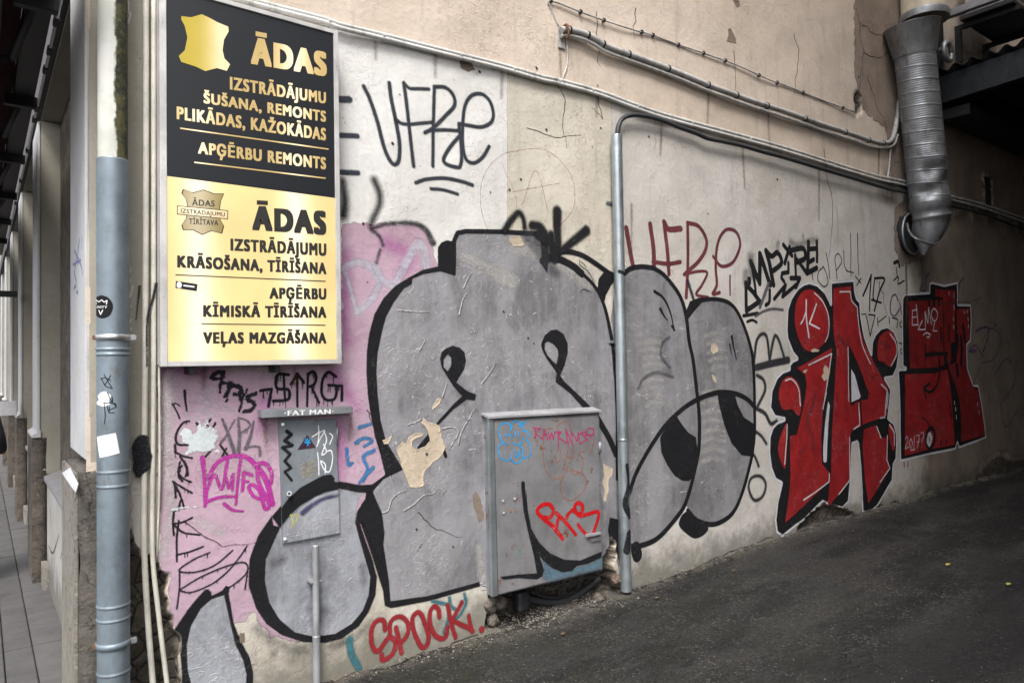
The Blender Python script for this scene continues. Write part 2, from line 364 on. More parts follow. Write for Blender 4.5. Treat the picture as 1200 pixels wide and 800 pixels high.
m_patch = plaster('bare sandy plaster', (.52, .43, .33), (.45, .37, .28), .2, .1, alpha=dict(soft=.0012, nz=.0015, nscale=120))
m_patchd = plaster('bare brown plaster', (.22, .17, .13), (.15, .12, .09), .4, .2, alpha=dict(soft=.0015, nz=.004, nscale=90))
m_pink = plaster('lilac pink paint', (.45, .31, .39), (.38, .27, .33), .45, .22, alpha=dict(soft=.006, nz=.006, nscale=60))
m_beige = plaster('beige pilaster plaster', (.34, .32, .27), (.29, .27, .225), .4, .15, bump=.35)
m_casing = plaster('white painted casing', (.50, .50, .515), (.44, .44, .45), .35, .3, bump=.4)
def stone(name, a, b, k=1.):
    t = NT(name); v = t.noise(9, 8, .7); c = t.mix(t.ramp(v, .35, .65), a, b)
    cell = t.noise(4, 3, .6, dist=.6); e = t.ramp(t.math('ABSOLUTE', t.math('SUBTRACT', cell, .5)), .0, .012); c = t.mix(t.math('SUBTRACT', 1, e), c, sc(b, .5))
    c = t.mix(t.ramp(t.noise(60, 3, .7), .55, .75), c, sc(a, 1.5))
    h = t.math('ADD', t.math('MULTIPLY', e, .5*k), t.math('MULTIPLY', t.noise(16, 9, .75), 1.6)); t.fin(c, .95, 0, t.bump(h, 1., .03)); return t.m
m_rubble = stone('rubble masonry', (.19, .16, .13), (.09, .075, .06))
m_granite = stone('split granite', (.17, .15, .13), (.09, .08, .07), .1)
m_granite2 = stone('weathered granite face', (.33, .30, .26), (.24, .22, .19), .05)
m_galv = metal('galvanised drainpipe', (.20, .245, .28), .48, .45, .45, .15)
m_galvd = metal('galvanised duct', (.33, .345, .365), .46, .7, .6, .35)
m_steel = metal('painted steel frame', (.27, .285, .305), .5, .45, .35, .1, rust=.25)
m_zinc = metal('zinc conduit', (.42, .47, .50), .36, .75, .35, .08)
m_lid = metal('pale flaking lid', (.34, .34, .355), .5, .2, .35, .3)
m_black = plain('black rubber cable', (.03, .032, .035), .55)
m_cabw = metal('white painted cable', (.58, .57, .55), .55, 0, .55, .3, dirtcol=(.05, .045, .04))
m_cabg = metal('grey painted cable', (.42, .41, .40), .55, 0, .7, .3, dirtcol=(.04, .035, .03))
m_creampipe = metal('cream painted pipe', (.60, .57, .50), .5, 0, .3, .2)
m_alu = metal('aluminium sign frame', (.62, .61, .60), .4, .35, .15, .03)
m_dark = plain('near black metal', (.018, .02, .023), .55)
m_beam = metal('dark blue steel beam', (.020, .024, .029), .5, .4, .3, .1)
m_brack = metal('steel clamp', (.5, .51, .52), .35, .8, .3, .1)
m_rust = plain('rusty iron', (.16, .07, .03), .85)

# ============================================================ the alley ground
XS = np.array([-1, 1.459, 2.384, 3.605, 5.291, 11.05, 22]); ZS = np.array([0, 0, -.012, .012, .085, .085, .1])
def ground_z(x): return np.interp(x, XS, ZS)
def asphalt():
    t = NT('old asphalt'); c = t.mix(t.ramp(t.noise(1.4, 7, .7, stretch=(.4, 1.7, 1)), .40, .62), (.014, .0138, .0134), (.042, .040, .038))
    moss = t.math('MULTIPLY', t.ramp(t.noise(1.6, 5, .65), .45, .62), t.attr('moss')); c = t.mix(t.math('MULTIPLY', moss, .75), c, (.027, .030, .019))
    sp = t.noise(62, 4, .85); rc_ = t.n('ShaderNodeSeparateColor'); t.set(rc_.inputs[0], t.vor(105, 'F1', out=1)); rv = t.math('ADD', rc_.outputs[0], t.math('MULTIPLY', t.math('SUBTRACT', t.noise(3, 3), .5), .5)); c = t.mix(t.ramp(rv, .95, .98, 0, .8), c, (.11, .10, .09)); c = t.mix(t.ramp(rv, .25, .15, 0, .5), c, (.008, .008, .008))
    c = t.mix(t.ramp(sp, .58, .68), c, (.062, .058, .054)); c = t.mix(t.ramp(sp, .46, .36), c, (.010, .010, .010))
    g2 = t.vor(75, 'F1'); c = t.mix(t.ramp(g2, .30, .16), c, (.06, .056, .052)); c = t.mix(t.math('MULTIPLY', t.attr('tar'), .55), c, (.014, .014, .015))
    d = t.math('MULTIPLY', t.attr('dust'), t.ramp(t.noise(14, 6, .75), .38, .62)); c = t.mix(d, c, (.125, .11, .092))
    ck = t.noise(1.15, 5, .6, dist=.8); line = t.ramp(t.math('ABSOLUTE', t.math('SUBTRACT', ck, .5)), 0., .003, 1., 0.); line = t.math('MULTIPLY', line, t.ramp(t.noise(.5, 2), .44, .5)); c = t.mix(t.math('MULTIPLY', line, .85), c, (.012, .012, .012))
    h = t.math('ADD', t.math('MULTIPLY', sp, .8), t.math('MULTIPLY', t.noise(9, 4, .6), 1.3)); h = t.math('SUBTRACT', h, t.math('MULTIPLY', line, .8)); h = t.math('SUBTRACT', h, t.math('MULTIPLY', g2, .4))
    t.b.inputs['Specular IOR Level'].default_value = .22; t.fin(c, t.ramp(t.noise(30, 4, .7), .3, .7, .75, .95), 0, t.bump(h, 1., .02)); return t.m
m_asph = asphalt()
g = .035; gx = np.concatenate([np.arange(-1.2, 7, g), np.arange(7, 22, .1)]); gy = np.concatenate([np.arange(-6.8, -2.5, .08), np.arange(-2.5, .32, g)])
GX, GY = np.meshgrid(gx, gy, indexing='ij')
GZ = ground_z(GX)+.006*np.sin(GX*2.3+1.3*np.sin(GY*1.9))+.004*np.sin(GY*5.1+GX*1.7)+.003*np.sin(GX*11+GY*7)
near = np.exp(-np.clip(-GY-.02, 0, 9)/.07); GZ = GZ+near*.018*np.sin(GX*9+2*np.sin(GX*4))
dustw = .07+.10*np.exp(-((GX-2.95)/.65)**2)+.05*np.exp(-((GX-5.6)/.8)**2)
DU = np.exp(-(np.clip(-GY-.02, 0, 9)/dustw)**2)*.9
TAR = 1/(1+np.exp((GY+1.35+.05*GX+.05*np.sin(GX*3))*16)); MO = 1/(1+np.exp((GX-3.6)*1.6))
nx, ny = GX.shape; k = (np.arange(nx-1)[:, None]*ny+np.arange(ny-1)[None]).ravel()
ao = link('alley_ground', npmesh('alley_ground', np.stack([GX, GY, GZ], -1), np.stack([k, k+ny, k+ny+1, k+1], 1), True, {'dust': DU, 'tar': TAR, 'moss': MO}), m_asph); ao['kind'] = 'structure'
go = link('ground', npmesh('ground', [(-300, -300, -.06), (300, -300, -.06), (300, 300, -.06), (-300, 300, -.06)], [(0, 1, 2, 3)], False), m_asph); go['kind'] = 'structure'
# pavement of the street: laid in rows of slabs
pv = box('sidewalk', (-2.6, .29, -.2), (.47, 46, -.03), plain('joint sand', (.07, .065, .06), .95), None, 0); pv['kind'] = 'structure'
m_slab = plain('concrete paving', (.095, .09, .09), .9, 0, .3, .5, 5); m_slab2 = plain('worn paving', (.08, .076, .075), .9, 0, .3, .5, 5)
def slab(x0, x1, y0, y1, m, shared={}):
    k = (round(x1-x0, 3), round(y1-y0, 3), m.name)
    if k not in shared:
        o = box('paving_slab', (-k[0]/2, -k[1]/2, -.05), (k[0]/2, k[1]/2, 0), m, pv, .004); shared[k] = o.data
    else:
        o = bpy.data.objects.new('paving_slab', shared[k]); COL.objects.link(o); o.parent = pv
    o.location = ((x0+x1)/2, (y0+y1)/2, random.uniform(-.002, .002))
for j in range(16):
    y = .30+j*1.24
    slab(.254, .46, y, y+1.237, m_slab)
    for i, (a, b) in enumerate(((.118, .249), (-.30, .112), (-.72, -.306), (-1.14, -.726))):
        slab(a, b, y+.31*(i % 3), y+.31*(i % 3)+1.237, m_slab2)
# ============================================================ the corner building
bld = empty('corner_building', (.36, 0, 0), 'old corner building with graffiti covered plaster side wall, beige pilasters and rough granite plinth', 'building')
def wp(pts, y=0.): return np.array([onY(p, y)[[0, 2]] for p in pts])
REC += [(wp([(568, 735), (571, 712), (574, 690), (600, 668), (706, 655), (716, 628), (722, 640), (719, 668), (727, 690), (728, 712), (640, 745)]), .30),
        (wp([(113, 575), (135, 565), (150, 620), (158, 636), (168, 655), (181, 640), (186, 662), (198, 672), (196, 694), (204, 735), (212, 742), (210, 770), (214, 850), (100, 860)]), .045),
        (wp([(926, 640), (934, 616), (946, 604), (956, 596), (966, 588), (978, 592), (988, 594), (996, 598), (1006, 602), (1018, 596), (1022, 598), (1030, 590), (1038, 593), (1048, 586), (1056, 590), (1060, 610)]), .05),
        (wp([(1132, 575), (1148, 556), (1160, 541), (1172, 534), (1186, 541), (1200, 538), (1230, 540), (1230, 560)]), .05),
        (wp([(1030, 40), (1036, 52), (1030, 66), (1022, 60), (1020, 46)]) if False else wp([(1001, 112), (1006, 106), (1010, 112), (1011, 128), (1004, 134)]), .08),
        (wp([(1050, 268), (1054, 254), (1064, 250), (1072, 262), (1076, 290), (1068, 296), (1056, 290)]), .22)]
a_ = [np.arange(.36, 2.3, .011), np.arange(2.3, 3.7, .0095), np.arange(3.7, 9, .022), np.arange(9, 22.01, .06)]; wx = np.concatenate(a_)
wz = np.concatenate([np.arange(-.3, .45, .011), np.arange(.45, 3.6, .02), np.arange(3.6, 6.8, .04), np.arange(6.8, 16.1, .1)])  # top rows lie out of view, raised to cut skylight in the alley
WX, WZ = np.meshgrid(wx, wz, indexing='ij'); Y = -relief(WX, WZ); RA = np.zeros_like(Y)
for P, d in REC:
    I = slice(*np.searchsorted(wx, [P[:, 0].min()-.05, P[:, 0].max()+.05])); J = slice(*np.searchsorted(wz, [P[:, 1].min()-.05, P[:, 1].max()+.05]))
    s_ = recsd(P, WX[I, J], WZ[I, J]); f = np.clip(s_/.016, 0, 1); f = f*f*(3-2*f)
    ru = .5+.5*np.sin(WX[I, J]*37+2*np.sin(WZ[I, J]*29))*np.sin(WZ[I, J]*43+2*np.sin(WX[I, J]*31)); Y[I, J] += f*d*(.72+.35*ru*min(1, .09/d)); RA[I, J] = np.maximum(RA[I, J], np.clip(s_/.006+.5, 0, 1))
def wallmat():
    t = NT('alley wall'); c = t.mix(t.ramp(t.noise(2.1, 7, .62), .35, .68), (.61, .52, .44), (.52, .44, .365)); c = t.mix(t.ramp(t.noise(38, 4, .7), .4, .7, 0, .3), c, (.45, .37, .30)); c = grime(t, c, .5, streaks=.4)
    n1, ridge = plaster_normal(t); r = t.attr('bare'); cell = t.vor(11, 'DISTANCE_TO_EDGE'); e = t.ramp(cell, 0., .08)
    rc = t.mix(t.ramp(t.noise(8, 8, .75), .35, .65), (.17, .14, .11), (.07, .058, .046)); rc = t.mix(t.math('SUBTRACT', 1, e), rc, (.03, .025, .02)); rc = t.mix(t.ramp(t.noise(40, 4, .7), .58, .72), rc, (.28, .24, .19))
    h = t.math('ADD', t.math('MULTIPLY', e, .4), t.math('MULTIPLY', t.noise(18, 9, .75), 1.5)); n2 = t.bump(h, 1., .03)
    m = t.n('ShaderNodeMix'); m.data_type = 'VECTOR'; t.set(m.inputs[0], r); t.set(m.inputs[4], n1); t.set(m.inputs[5], n2)
    t.fin(t.mix(r, c, rc), .95, 0, m.outputs[1]); return t.m
nx, nz = WX.shape; k = (np.arange(nx-1)[:, None]*nz+np.arange(nz-1)[None]).ravel()
wall = link('alley_wall', npmesh('alley_wall', np.stack([WX, Y, WZ], -1), np.stack([k, k+nz, k+nz+1, k+1], 1), True, {'bare': RA}), wallmat(), bld)
box('wall_core', (.5, .5, -.3), (22, 6, 16), m_rubble, bld, 0)
# plaster fields of different age and colour on the alley wall
sheet('lower_render', [Pg([(186, -30), (402, 30), (545, 67), (590, 79), (660, 98), (740, 125), (820, 149), (920, 178), (1062, 220), (1128, 240), (1128, 575), (1062, 600), (905, 660), (740, 720), (570, 775), (395, 840), (186, 900)])], m_lower, wall, st=.02, jag=.3)
sheet('white_overpaint', [Pg([(380, 28), (545, 71), (594, 84), (596, 340), (596, 420), (380, 420)])], m_white, wall, st=.015, jag=.2)
sheet('tan_render', [Pg([(595, 85), (660, 101), (716, 118), (716, 340), (716, 420), (595, 420)])], m_tan, wall, st=.015, jag=.2)
sheet('pale_render', [Pg([(716, 119), (820, 152), (920, 181), (1062, 222), (1066, 330), (1068, 560), (905, 640), (740, 700), (730, 400)])], m_pale, wall, st=.015, jag=.3)
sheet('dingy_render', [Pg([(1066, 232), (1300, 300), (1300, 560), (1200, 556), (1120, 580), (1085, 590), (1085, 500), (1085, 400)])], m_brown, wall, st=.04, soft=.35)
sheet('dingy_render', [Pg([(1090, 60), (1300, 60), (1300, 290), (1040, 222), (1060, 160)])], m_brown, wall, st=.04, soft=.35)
sheet('exposed_render', [Pg([(1000, -10), (1060, -10), (1062, 215), (1046, 212), (1038, 150), (1012, 130), (1002, 90)])], m_rough, wall, st=.015, jag=1.2, soft=.012, rim=.004)
sheet('exposed_render', [Pg([(1048, 245), (1062, 232), (1078, 250), (1082, 300), (1070, 306), (1056, 312), (1048, 290)])], m_rough, wall, st=.01, jag=1.2, soft=.01, rim=.006)
sheet('pink_overpaint', [Pg([(186, 425), (240, 428), (401, 420), (401, 262), (440, 262), (492, 264), (506, 285), (514, 320), (500, 420), (470, 600), (440, 640), (350, 752), (316, 744), (296, 716), (288, 728), (210, 735), (203, 732), (196, 694), (198, 676), (186, 666)])], m_pink, wall, st=.01, jag=.8, soft=.01)
m_mag = spray('magenta haze', (.50, .13, .42), soft=.05, nz=.02, op=.45)
sheet('magenta_haze', [St([(404, 300), (404, 345), (402, 380), (408, 400)], 14, 10), St([(396, 500), (400, 530), (398, 556)], 13, 8), St([(310, 470), (305, 500)], 10, 6), St([(392, 440), (420, 478)], 12, 4), St([(196, 432), (250, 436)], 10, 6), St([(455, 285), (480, 300), (470, 320)], 14, 8)], m_mag, wall, soft=.05, st=.012)
m_wash = spray('whitewash film', (.55, .53, .52), soft=.03, nz=.03, wear=.5, op=.55)
sheet('whitewash_film', [St([(198, 440), (196, 520), (200, 600), (192, 650)], 14, 8), St([(330, 440), (300, 430), (260, 433)], 10, 4), St([(230, 610), (260, 625)], 6)], m_wash, wall, soft=.03, st=.012)

# granite plinth of the corner, pilasters, sills and windows along the street
def rocky(name, lo, hi, mat, parent, amp=.012, st=.03, seed=0):
    bm = bmesh.new(); m = Matrix.Translation([(a+b)/2 for a, b in zip(lo, hi)])@Matrix.Diagonal([b-a for a, b in zip(lo, hi)]+[1]); bmesh.ops.create_cube(bm, size=1, matrix=m)
    for ax in range(3):
        n = int((hi[ax]-lo[ax])/st)
        for i in range(1, n+1):
            q = lo[ax]+(hi[ax]-lo[ax])*i/(n+1); co = [0, 0, 0]; co[ax] = q; no = [0, 0, 0]; no[ax] = 1
            bmesh.ops.bisect_plane(bm, geom=bm.verts[:]+bm.edges[:]+bm.faces[:], plane_co=co, plane_no=no)
    from mathutils import noise
    for v in bm.verts:
        p = v.co*6+Vector((seed, 0, 0)); d = noise.noise_vector(p)*amp+noise.noise_vector(p*3)*amp*.5; v.co += d
    for f_ in bm.faces: f_.smooth = True
    me = bpy.data.meshes.new(name); bm.to_mesh(me); bm.free(); return link(name, me, mat, parent)
PIL = [0, 2.98, 5.68, 8.38, 11.08, 13.78, 16.48, 19.2, 21.9, 24.6, 27.3, 30]
rocky('granite_block', (.335, -.014, .19), (.52, .56, 1.17), m_granite, bld, .010, .035, 1)
rocky('granite_block', (.335, -.016, -.4), (.53, .56, .178), m_granite, bld, .012, .035, 5)
box('granite_face', (.319, .004, -.2), (.334, .57, 1.16), m_granite2, bld, .004)
box('pilaster', (.372, -.004, 1.2), (.62, .585, 3.5), m_beige, bld, .004)
box('pilaster_casing', (.357, .0, 1.215), (.370, .60, 6), m_casing, bld, .003)
m_glass = NT('shop window glass'); m_glass.fin((.10, .115, .12), .08, 0); m_glass.b.inputs['Specular IOR Level'].default_value = .8; m_glass = m_glass.m
m_wf = plain('dark window frame', (.03, .035, .042), .45); m_sp = plaster('white spandrel', (.42, .41, .39), (.34, .33, .31), .5, .4, bump=.5); m_sill = plain('grey stone sill', (.25, .24, .25), .7, 0, .2, .2)
m_gran3 = stone('dark granite pier', (.15, .125, .10), (.085, .07, .06), .05)
for i, y in enumerate(PIL):
    y1 = PIL[i+1] if i+1 < len(PIL) else y+2.7
    if i:
        (rocky if i < 3 else box)('granite_pier', (.321, y, -.2), (.41, y+.57, 1.08), m_gran3, bld, *((.005, .05, i) if i < 3 else (.006,)))
        box('pilaster', (.372, y+.002, .80), (.52, y+.58, 3.498), m_beige, bld, .004)
        box('pilaster_casing', (.352, y-.004, 1.115), (.370, y+.59, 3.49), m_casing, bld, .003)
        me = bpy.data.meshes.new('pier_cap'); q = [(.318, y-.01, 1.083), (.374, y-.01, 1.083), (.374, y-.01, 1.135), (.318, y-.01, 1.10)]; V = q+[(a, b+.60, c) for a, b, c in q]
        me.from_pydata(V, [], [(0, 1, 2, 3), (7, 6, 5, 4), (0, 4, 5, 1), (3, 2, 6, 7), (0, 3, 7, 4), (1, 5, 6, 2)]); link('pier_cap', me, m_casing, bld)
    ya = y+.575
    box('spandrel', (.414, ya, -.2), (.56, y1-.005, .775), m_sp, bld, .004)
    me = bpy.data.meshes.new('window_sill'); q = [(.392, ya+.01, .765), (.52, ya+.01, .765), (.52, ya+.01, .835), (.392, ya+.01, .79)]; V = q+[(a, b+y1-ya-.03, c) for a, b, c in q]
    me.from_pydata(V, [], [(0, 1, 2, 3), (7, 6, 5, 4), (0, 4, 5, 1), (3, 2, 6, 7), (0, 3, 7, 4), (1, 5, 6, 2)]); link('window_sill', me, m_sill, bld)
    wn = boxes('window', [((.515, ya+.01, .84), (.56, ya+.07, 3.5)), ((.515, y1-.10, .84), (.56, y1-.02, 3.5)), ((.515, ya+.07, .84), (.56, y1-.10, .92)), ((.515, ya+.07, 2.42), (.56, y1-.10, 2.50)), ((.515, (ya+y1)/2, .92), (.55, (ya+y1)/2+.05, 2.42))], m_wf, bld, .004)
    box('pane', (.53, ya+.05, .9), (.54, y1-.06, 2.43), m_glass, wn, 0); box('pane', (.53, ya+.05, 2.48), (.54, y1-.06, 3.5), m_glass, wn, 0)
    if i < 5: rocky('boundary_stone', (.375, y1-.26, -.1), (.43, y1-.06, .17), m_granite2, bld, .006, .04, i)
box('facade_wall', (.375, .30, 3.505), (1.2, 32.6, 16), m_beige, bld, 0)
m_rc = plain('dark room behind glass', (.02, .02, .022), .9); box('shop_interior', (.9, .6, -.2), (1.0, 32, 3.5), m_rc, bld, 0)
box('string_course', (.33, .3, 3.52), (.374, 32.6, 3.72), plain('grey brown fascia', (.09, .075, .08), .8), bld, .006)

# ============================================================ unseen building added across the alley to darken it, and the covered yard
opp = empty('added_shade_building', (10, -5.4, 0), 'tall unseen plastered building added across the alley to darken it', 'building')
m_op = plaster('opposite plaster', (.30, .26, .22), (.24, .21, .18), .5, .4)
box('wall', (1.8, -9, -.3), (22, -5.4, 17), m_op, opp, 0); box('base_course', (1.77, -5.42, -.2), (22, -5.37, .5), m_granite2, opp, .01)
for x in (3.6, 6.4):
    wn = boxes('window', [((x, -5.42, 1.5), (x+1.1, -5.36, 1.58)), ((x, -5.42, 2.8), (x+1.1, -5.36, 2.88)), ((x, -5.42, 1.58), (x+.08, -5.36, 2.8)), ((x+1.02, -5.42, 1.58), (x+1.1, -5.36, 2.8))], m_wf, opp, .004); box('pane', (x+.05, -5.41, 1.55), (x+1.05, -5.39, 2.83), m_glass, wn, 0)
yd = empty('added_shade_wall', (20.5, -3.4, 0), 'unseen plastered end wall added to darken the covered yard', 'wall'); box('wall', (20.5, -5.39, -.2), (20.9, -.02, 15), m_op, yd, 0)  # end wall out of view, added to keep light off the yard
can = empty('canopy', (8.7, -3.3, 4.7), 'dark corrugated canopy on a blue black steel beam over the alley', 'canopy')
xs = np.array([8.55, 20.4]); ys = np.arange(-5.3, -.02, .02); zt = lambda y: 4.74-.045*y+.028*np.sin(y*2*math.pi/.16)
V = [(x, y, zt(y)+o-.0*(x-8.5)) for o in (0, .006) for x in xs for y in ys]; n = len(ys); Q = [(k, k+1, n+k+1, n+k) for k in range(n-1)]+[(2*n+n+k, 2*n+n+k+1, 2*n+k+1, 2*n+k) for k in range(n-1)]+[(k+1, k, 2*n+k, 2*n+k+1) for k in range(n-1)]
link('corrugated_roofing', npmesh('corrugated_roofing', V, Q, True), m_beam, can)
def slope_beam(x0, x1, h):
    me = bpy.data.meshes.new('cross_beam'); q = [(x0, 0-.02, 4.70-h), (x1, -.02, 4.70-h), (x1, -.02, 4.70), (x0, -.02, 4.70)]; V = q+[(a, -5.35, c+.24) for a, b, c in q]
    me.from_pydata(V, [], [(0, 1, 2, 3), (7, 6, 5, 4), (0, 4, 5, 1), (3, 2, 6, 7), (0, 3, 7, 4), (1, 5, 6, 2)]); link('cross_beam', me, m_beam, can)
slope_beam(8.62, 8.72, .30)
for x in (11, 13.5, 16, 18.5): slope_beam(x, x+.1, .24)
box('wall_plate', (8.73, -.34, 4.24), (20.4, -.03, 4.36), m_dark, can, .006)
box('fascia_board', (8.73, -.06, 4.37), (20.4, -.03, 4.70), m_dark, can, .004)
for y in (-1.6, -3.0, -4.4): box('purlin', (8.73, y-.05, 4.5-.045*y), (20.4, y+.05, 4.6-.045*y), m_dark, can, .004)
# air conditioner over the canopy
ac = empty('air_conditioner', (9.6, -.4, 5.5), 'outdoor air conditioning unit on brackets above the canopy', 'air conditioner')
m_acw = metal('grey enamel casing', (.42, .40, .40), .5, .1, .5, .05)
box('casing', (9.25, -.62, 5.56), (10.25, -.14, 6.3), m_acw, ac, .015); box('drip_tray', (9.2, -.64, 5.50), (10.3, -.10, 5.55), m_dark, ac, .006)
for i in range(16): box('grille_slat', (9.3, -.632, 5.62+i*.04), (10.2, -.622, 5.635+i*.04), m_acw, ac, .002)
for i in range(12): box('side_slat', (9.238, -.56, 5.66+i*.045), (9.25, -.24, 5.675+i*.045), m_acw, ac, .002)
for x in (9.3, 10.15): boxes('bracket', [((x, -.66, 5.44), (x+.05, -.0, 5.495)), ((x, -.07, 5.05), (x+.05, 0, 5.435))], m_beam, ac, .004)
ac2 = empty('steel_bracket', (8.9, -.3, 5.3), 'white steel channel bracket beside the upper duct', 'bracket'); box('channel', (8.75, -.75, 5.40), (8.83, 0, 5.48), m_lid, ac2, .004); box('post', (8.76, -.07, 4.8), (8.82, 0, 5.39), m_beam, ac2, .004)

# ============================================================ the lit shop sign
SY = -.12; SGN = Flat(SY)
sg = empty('shop_sign', (1.04, -.06, 1.6), 'tall backlit shop sign, gold letters on black above, black letters on cream below', 'sign')
a = onY((188, 430), SY); b = onY((400, 426), SY); x0, x1 = a[0], b[0]; z0, z1 = 1.600, 3.283
TB = [x0+.155, x0+.60]
m_cream = glow('glowing cream acrylic', (1., .76, .34), .20, TB, .33); m_gold = glow('backlit gold letters', (1., .72, .30), .30, TB, .17)
m_gold2 = glow('backlit gold hide', (.85, .64, .08), .16, [x0+.27], .20); m_blk = plain('black sign film', (.007, .009, .013), .45, 0, .1, .02); m_ink = plain('black lettering', (.02, .02, .018), .5, 0, .1, 0)
m_olive = glow('olive printed hide', (.42, .30, .075), .03, TB, .24); m_ban = glow('pale printed banner', (.9, .66, .36), .1, TB, .40)
box('housing', (x0+.006, SY+.006, z0+.006), (x1-.006, -.012, z1-.006), m_alu, sg, .003)
fr = boxes('frame', [((x0, SY-.006, z0), (x0+.028, SY+.03, z1)), ((x1-.024, SY-.006, z0), (x1, SY+.03, z1)), ((x0+.028, SY-.0055, z0), (x1-.024, SY+.03, z0+.022)), ((x0+.028, SY-.0055, z1-.022), (x1-.024, SY+.03, z1))], m_alu, sg, .002)
zd = (onY((195, 209), SY)[2]+onY((393.5, 229.5), SY)[2])/2
box('cream_panel', (x0+.029, SY+.0012, z0+.023), (x1-.025, SY+.01, zd-.0005), m_cream, sg, 0); box('black_panel', (x0+.029, SY+.0010, zd), (x1-.025, SY+.01, z1-.023), m_blk, sg, 0)
for nm in ('screw',):
    for zz in (z0+.3, z0+.9, z0+1.5):
        for xx in (x0+.014, x1-.012): lathe(nm, [(0, 0), (.003, 0)], (0, 0), m_brack, None, 6) if False else box(nm, (xx-.003, SY-.0075, zz-.003), (xx+.003, SY-.005, zz+.003), m_brack, sg, .001)
c4 = lambda pts: crop(180, 0, 3.6364, pts); c3 = lambda pts: crop(180, 200, 3.3333, pts)
hl = -.0006
GT = [('ĀDAS', ((294, 45, 75), (383, 62, 90)), .075), ('IZSTRĀDĀJUMU', ((269.4, 90.2, 105), (382, 108.6, 121.8)), .05), ('ŠUŠANA, REMONTS', ((238.6, 108.6, 121), (382, 130.6, 143.3)), .05), ('PLIKĀDAS, KAŽOKĀDAS', ((207, 125, 139.7), (382, 150.7, 165)), .05), ('APĢĒRBU REMONTS', ((232, 166.4, 180), (382, 184.8, 198.8)), .05)]
for s_, b_, w_ in GT: text('lettering', s_, b_, m_gold, sg, SGN, .0005, w_)
BT = [('ĀDAS', ((295.5, 242.5, 269.6), (382.5, 247.6, 275.6)), .085), ('IZSTRĀDĀJUMU', ((270, 279.5, 293.6), (382.5, 285.5, 300)), .07), ('KRĀSOŠANA, TĪRĪŠANA', ((207.6, 299.3, 313.4), (382.5, 308, 321.5)), .07), ('APĢĒRBU', ((315.6, 337, 350), (382.5, 338, 351)), .07), ('KĪMISKĀ TĪRĪŠANA', ((238, 357.4, 371.2), (382.5, 359.3, 372.5)), .07), ('VEĻAS MAZGĀŠANA', ((238, 389, 402.5), (382.5, 389.6, 402.5)), .075)]
for s_, b_, w_ in BT: text('lettering', s_, b_, m_ink, sg, SGN, .0005, w_)
e0 = dict(soft=.0004, nz=0)
def film(m): return m
def flatpoly(name, pts, mat, parent, surf, lift=.0006, smooth=False, n=5):
    P, _ = dense(surf, pts, smooth, smooth, n)
    if smooth: P = P[:-1]
    co = surf.xyz(P[:, 0], P[:, 1], lift); me = bpy.data.meshes.new(name); me.from_pydata([tuple(map(float, p)) for p in co], [], [tuple(range(len(co)))]); return link(name, me, mat, parent)
def bar(name, p, q, h, mat): return flatpoly(name, [(p[0], p[1]-h/2), (q[0], q[1]-h/2), (q[0], q[1]+h/2), (p[0], p[1]+h/2)], mat, sg, SGN)
bar('rule', (211, 150.4), (385, 175), 1.6, m_gold); bar('rule', (227.6, 190.3), (381.6, 209), 1.6, m_gold)
bar('rule', (205.5, 322), (381.6, 329.6), 1.3, m_ink); bar('rule', (236, 379.4), (381.6, 381), 1.3, m_ink)
flatpoly('hide_emblem', c4([(118, 70), (160, 75), (205, 62), (240, 78), (270, 95), (318, 115), (320, 135), (300, 170), (294, 215), (302, 250), (326, 275), (312, 303), (270, 291), (220, 304), (180, 285), (118, 265), (107, 240), (133, 215), (144, 160), (132, 110), (118, 85)]), m_gold2, sg, SGN)
H2 = [(118, 75), (155, 88), (195, 77), (235, 92), (272, 92), (260, 120), (256, 150), (258, 190), (272, 215), (264, 243), (225, 233), (190, 248), (155, 230), (118, 230), (112, 212), (130, 185), (134, 145), (130, 115), (112, 92)]
ho = flatpoly('printed_hide', c3([(195+(a-195)*1.05, 162+(b-162)*1.04) for a, b in H2]), m_ink, sg, SGN, .0005); flatpoly('printed_hide', c3(H2), m_olive, sg, SGN, .0008)
flatpoly('banner', c3([(91, 136), (291, 155), (290, 190), (91, 171)]), m_ink, sg, SGN, .0011); flatpoly('banner', c3([(94, 139), (288, 158), (287, 187), (94, 168)]), m_ban, sg, SGN, .0014)
def tb(b, s3): (x, t_, b_), (X, T, B) = b; q = s3([(x, t_), (x, b_), (X, T), (X, B)]); return ((q[0][0], q[0][1], q[1][1]), (q[2][0], q[2][1], q[3][1]))
text('lettering', 'ĀDAS', tb(((150, 112, 136), (238, 118, 141)), c3), m_ink, sg, SGN, .0017, .02); text('lettering', 'IZSTRADAJUMU', tb(((106, 148, 165), (278, 164, 180)), c3), m_ink, sg, SGN, .0017, .02); text('lettering', 'TĪRĪTAVA', tb(((138, 187, 208), (252, 194, 215)), c3), m_ink, sg, SGN, .0017, .02)
stk = flatpoly('sticker', c3([(87, 430), (172, 443), (168, 471), (85, 458)]), m_blk, None, SGN, .0006); tag(stk, 'small black sticker on the cream half of the lit shop sign', 'sticker')
wht = plain('white sticker print', (.75, .75, .75), .5, 0, .1, 0)
flatpoly('emblem', c3([(90, 444), (94, 435), (104, 435), (110, 444), (107, 456), (97, 458), (91, 453)]), wht, stk, SGN, .0009, True); bar2 = flatpoly('print', c3([(117, 445), (160, 451), (159, 457), (116, 451)]), wht, stk, SGN, .0009)
for x in (x0+.12, x0+.5): boxes('foot_bracket', [((x, SY+.02, z0-.035), (x+.025, 0, z0+.003))], m_dark, sg, .002)

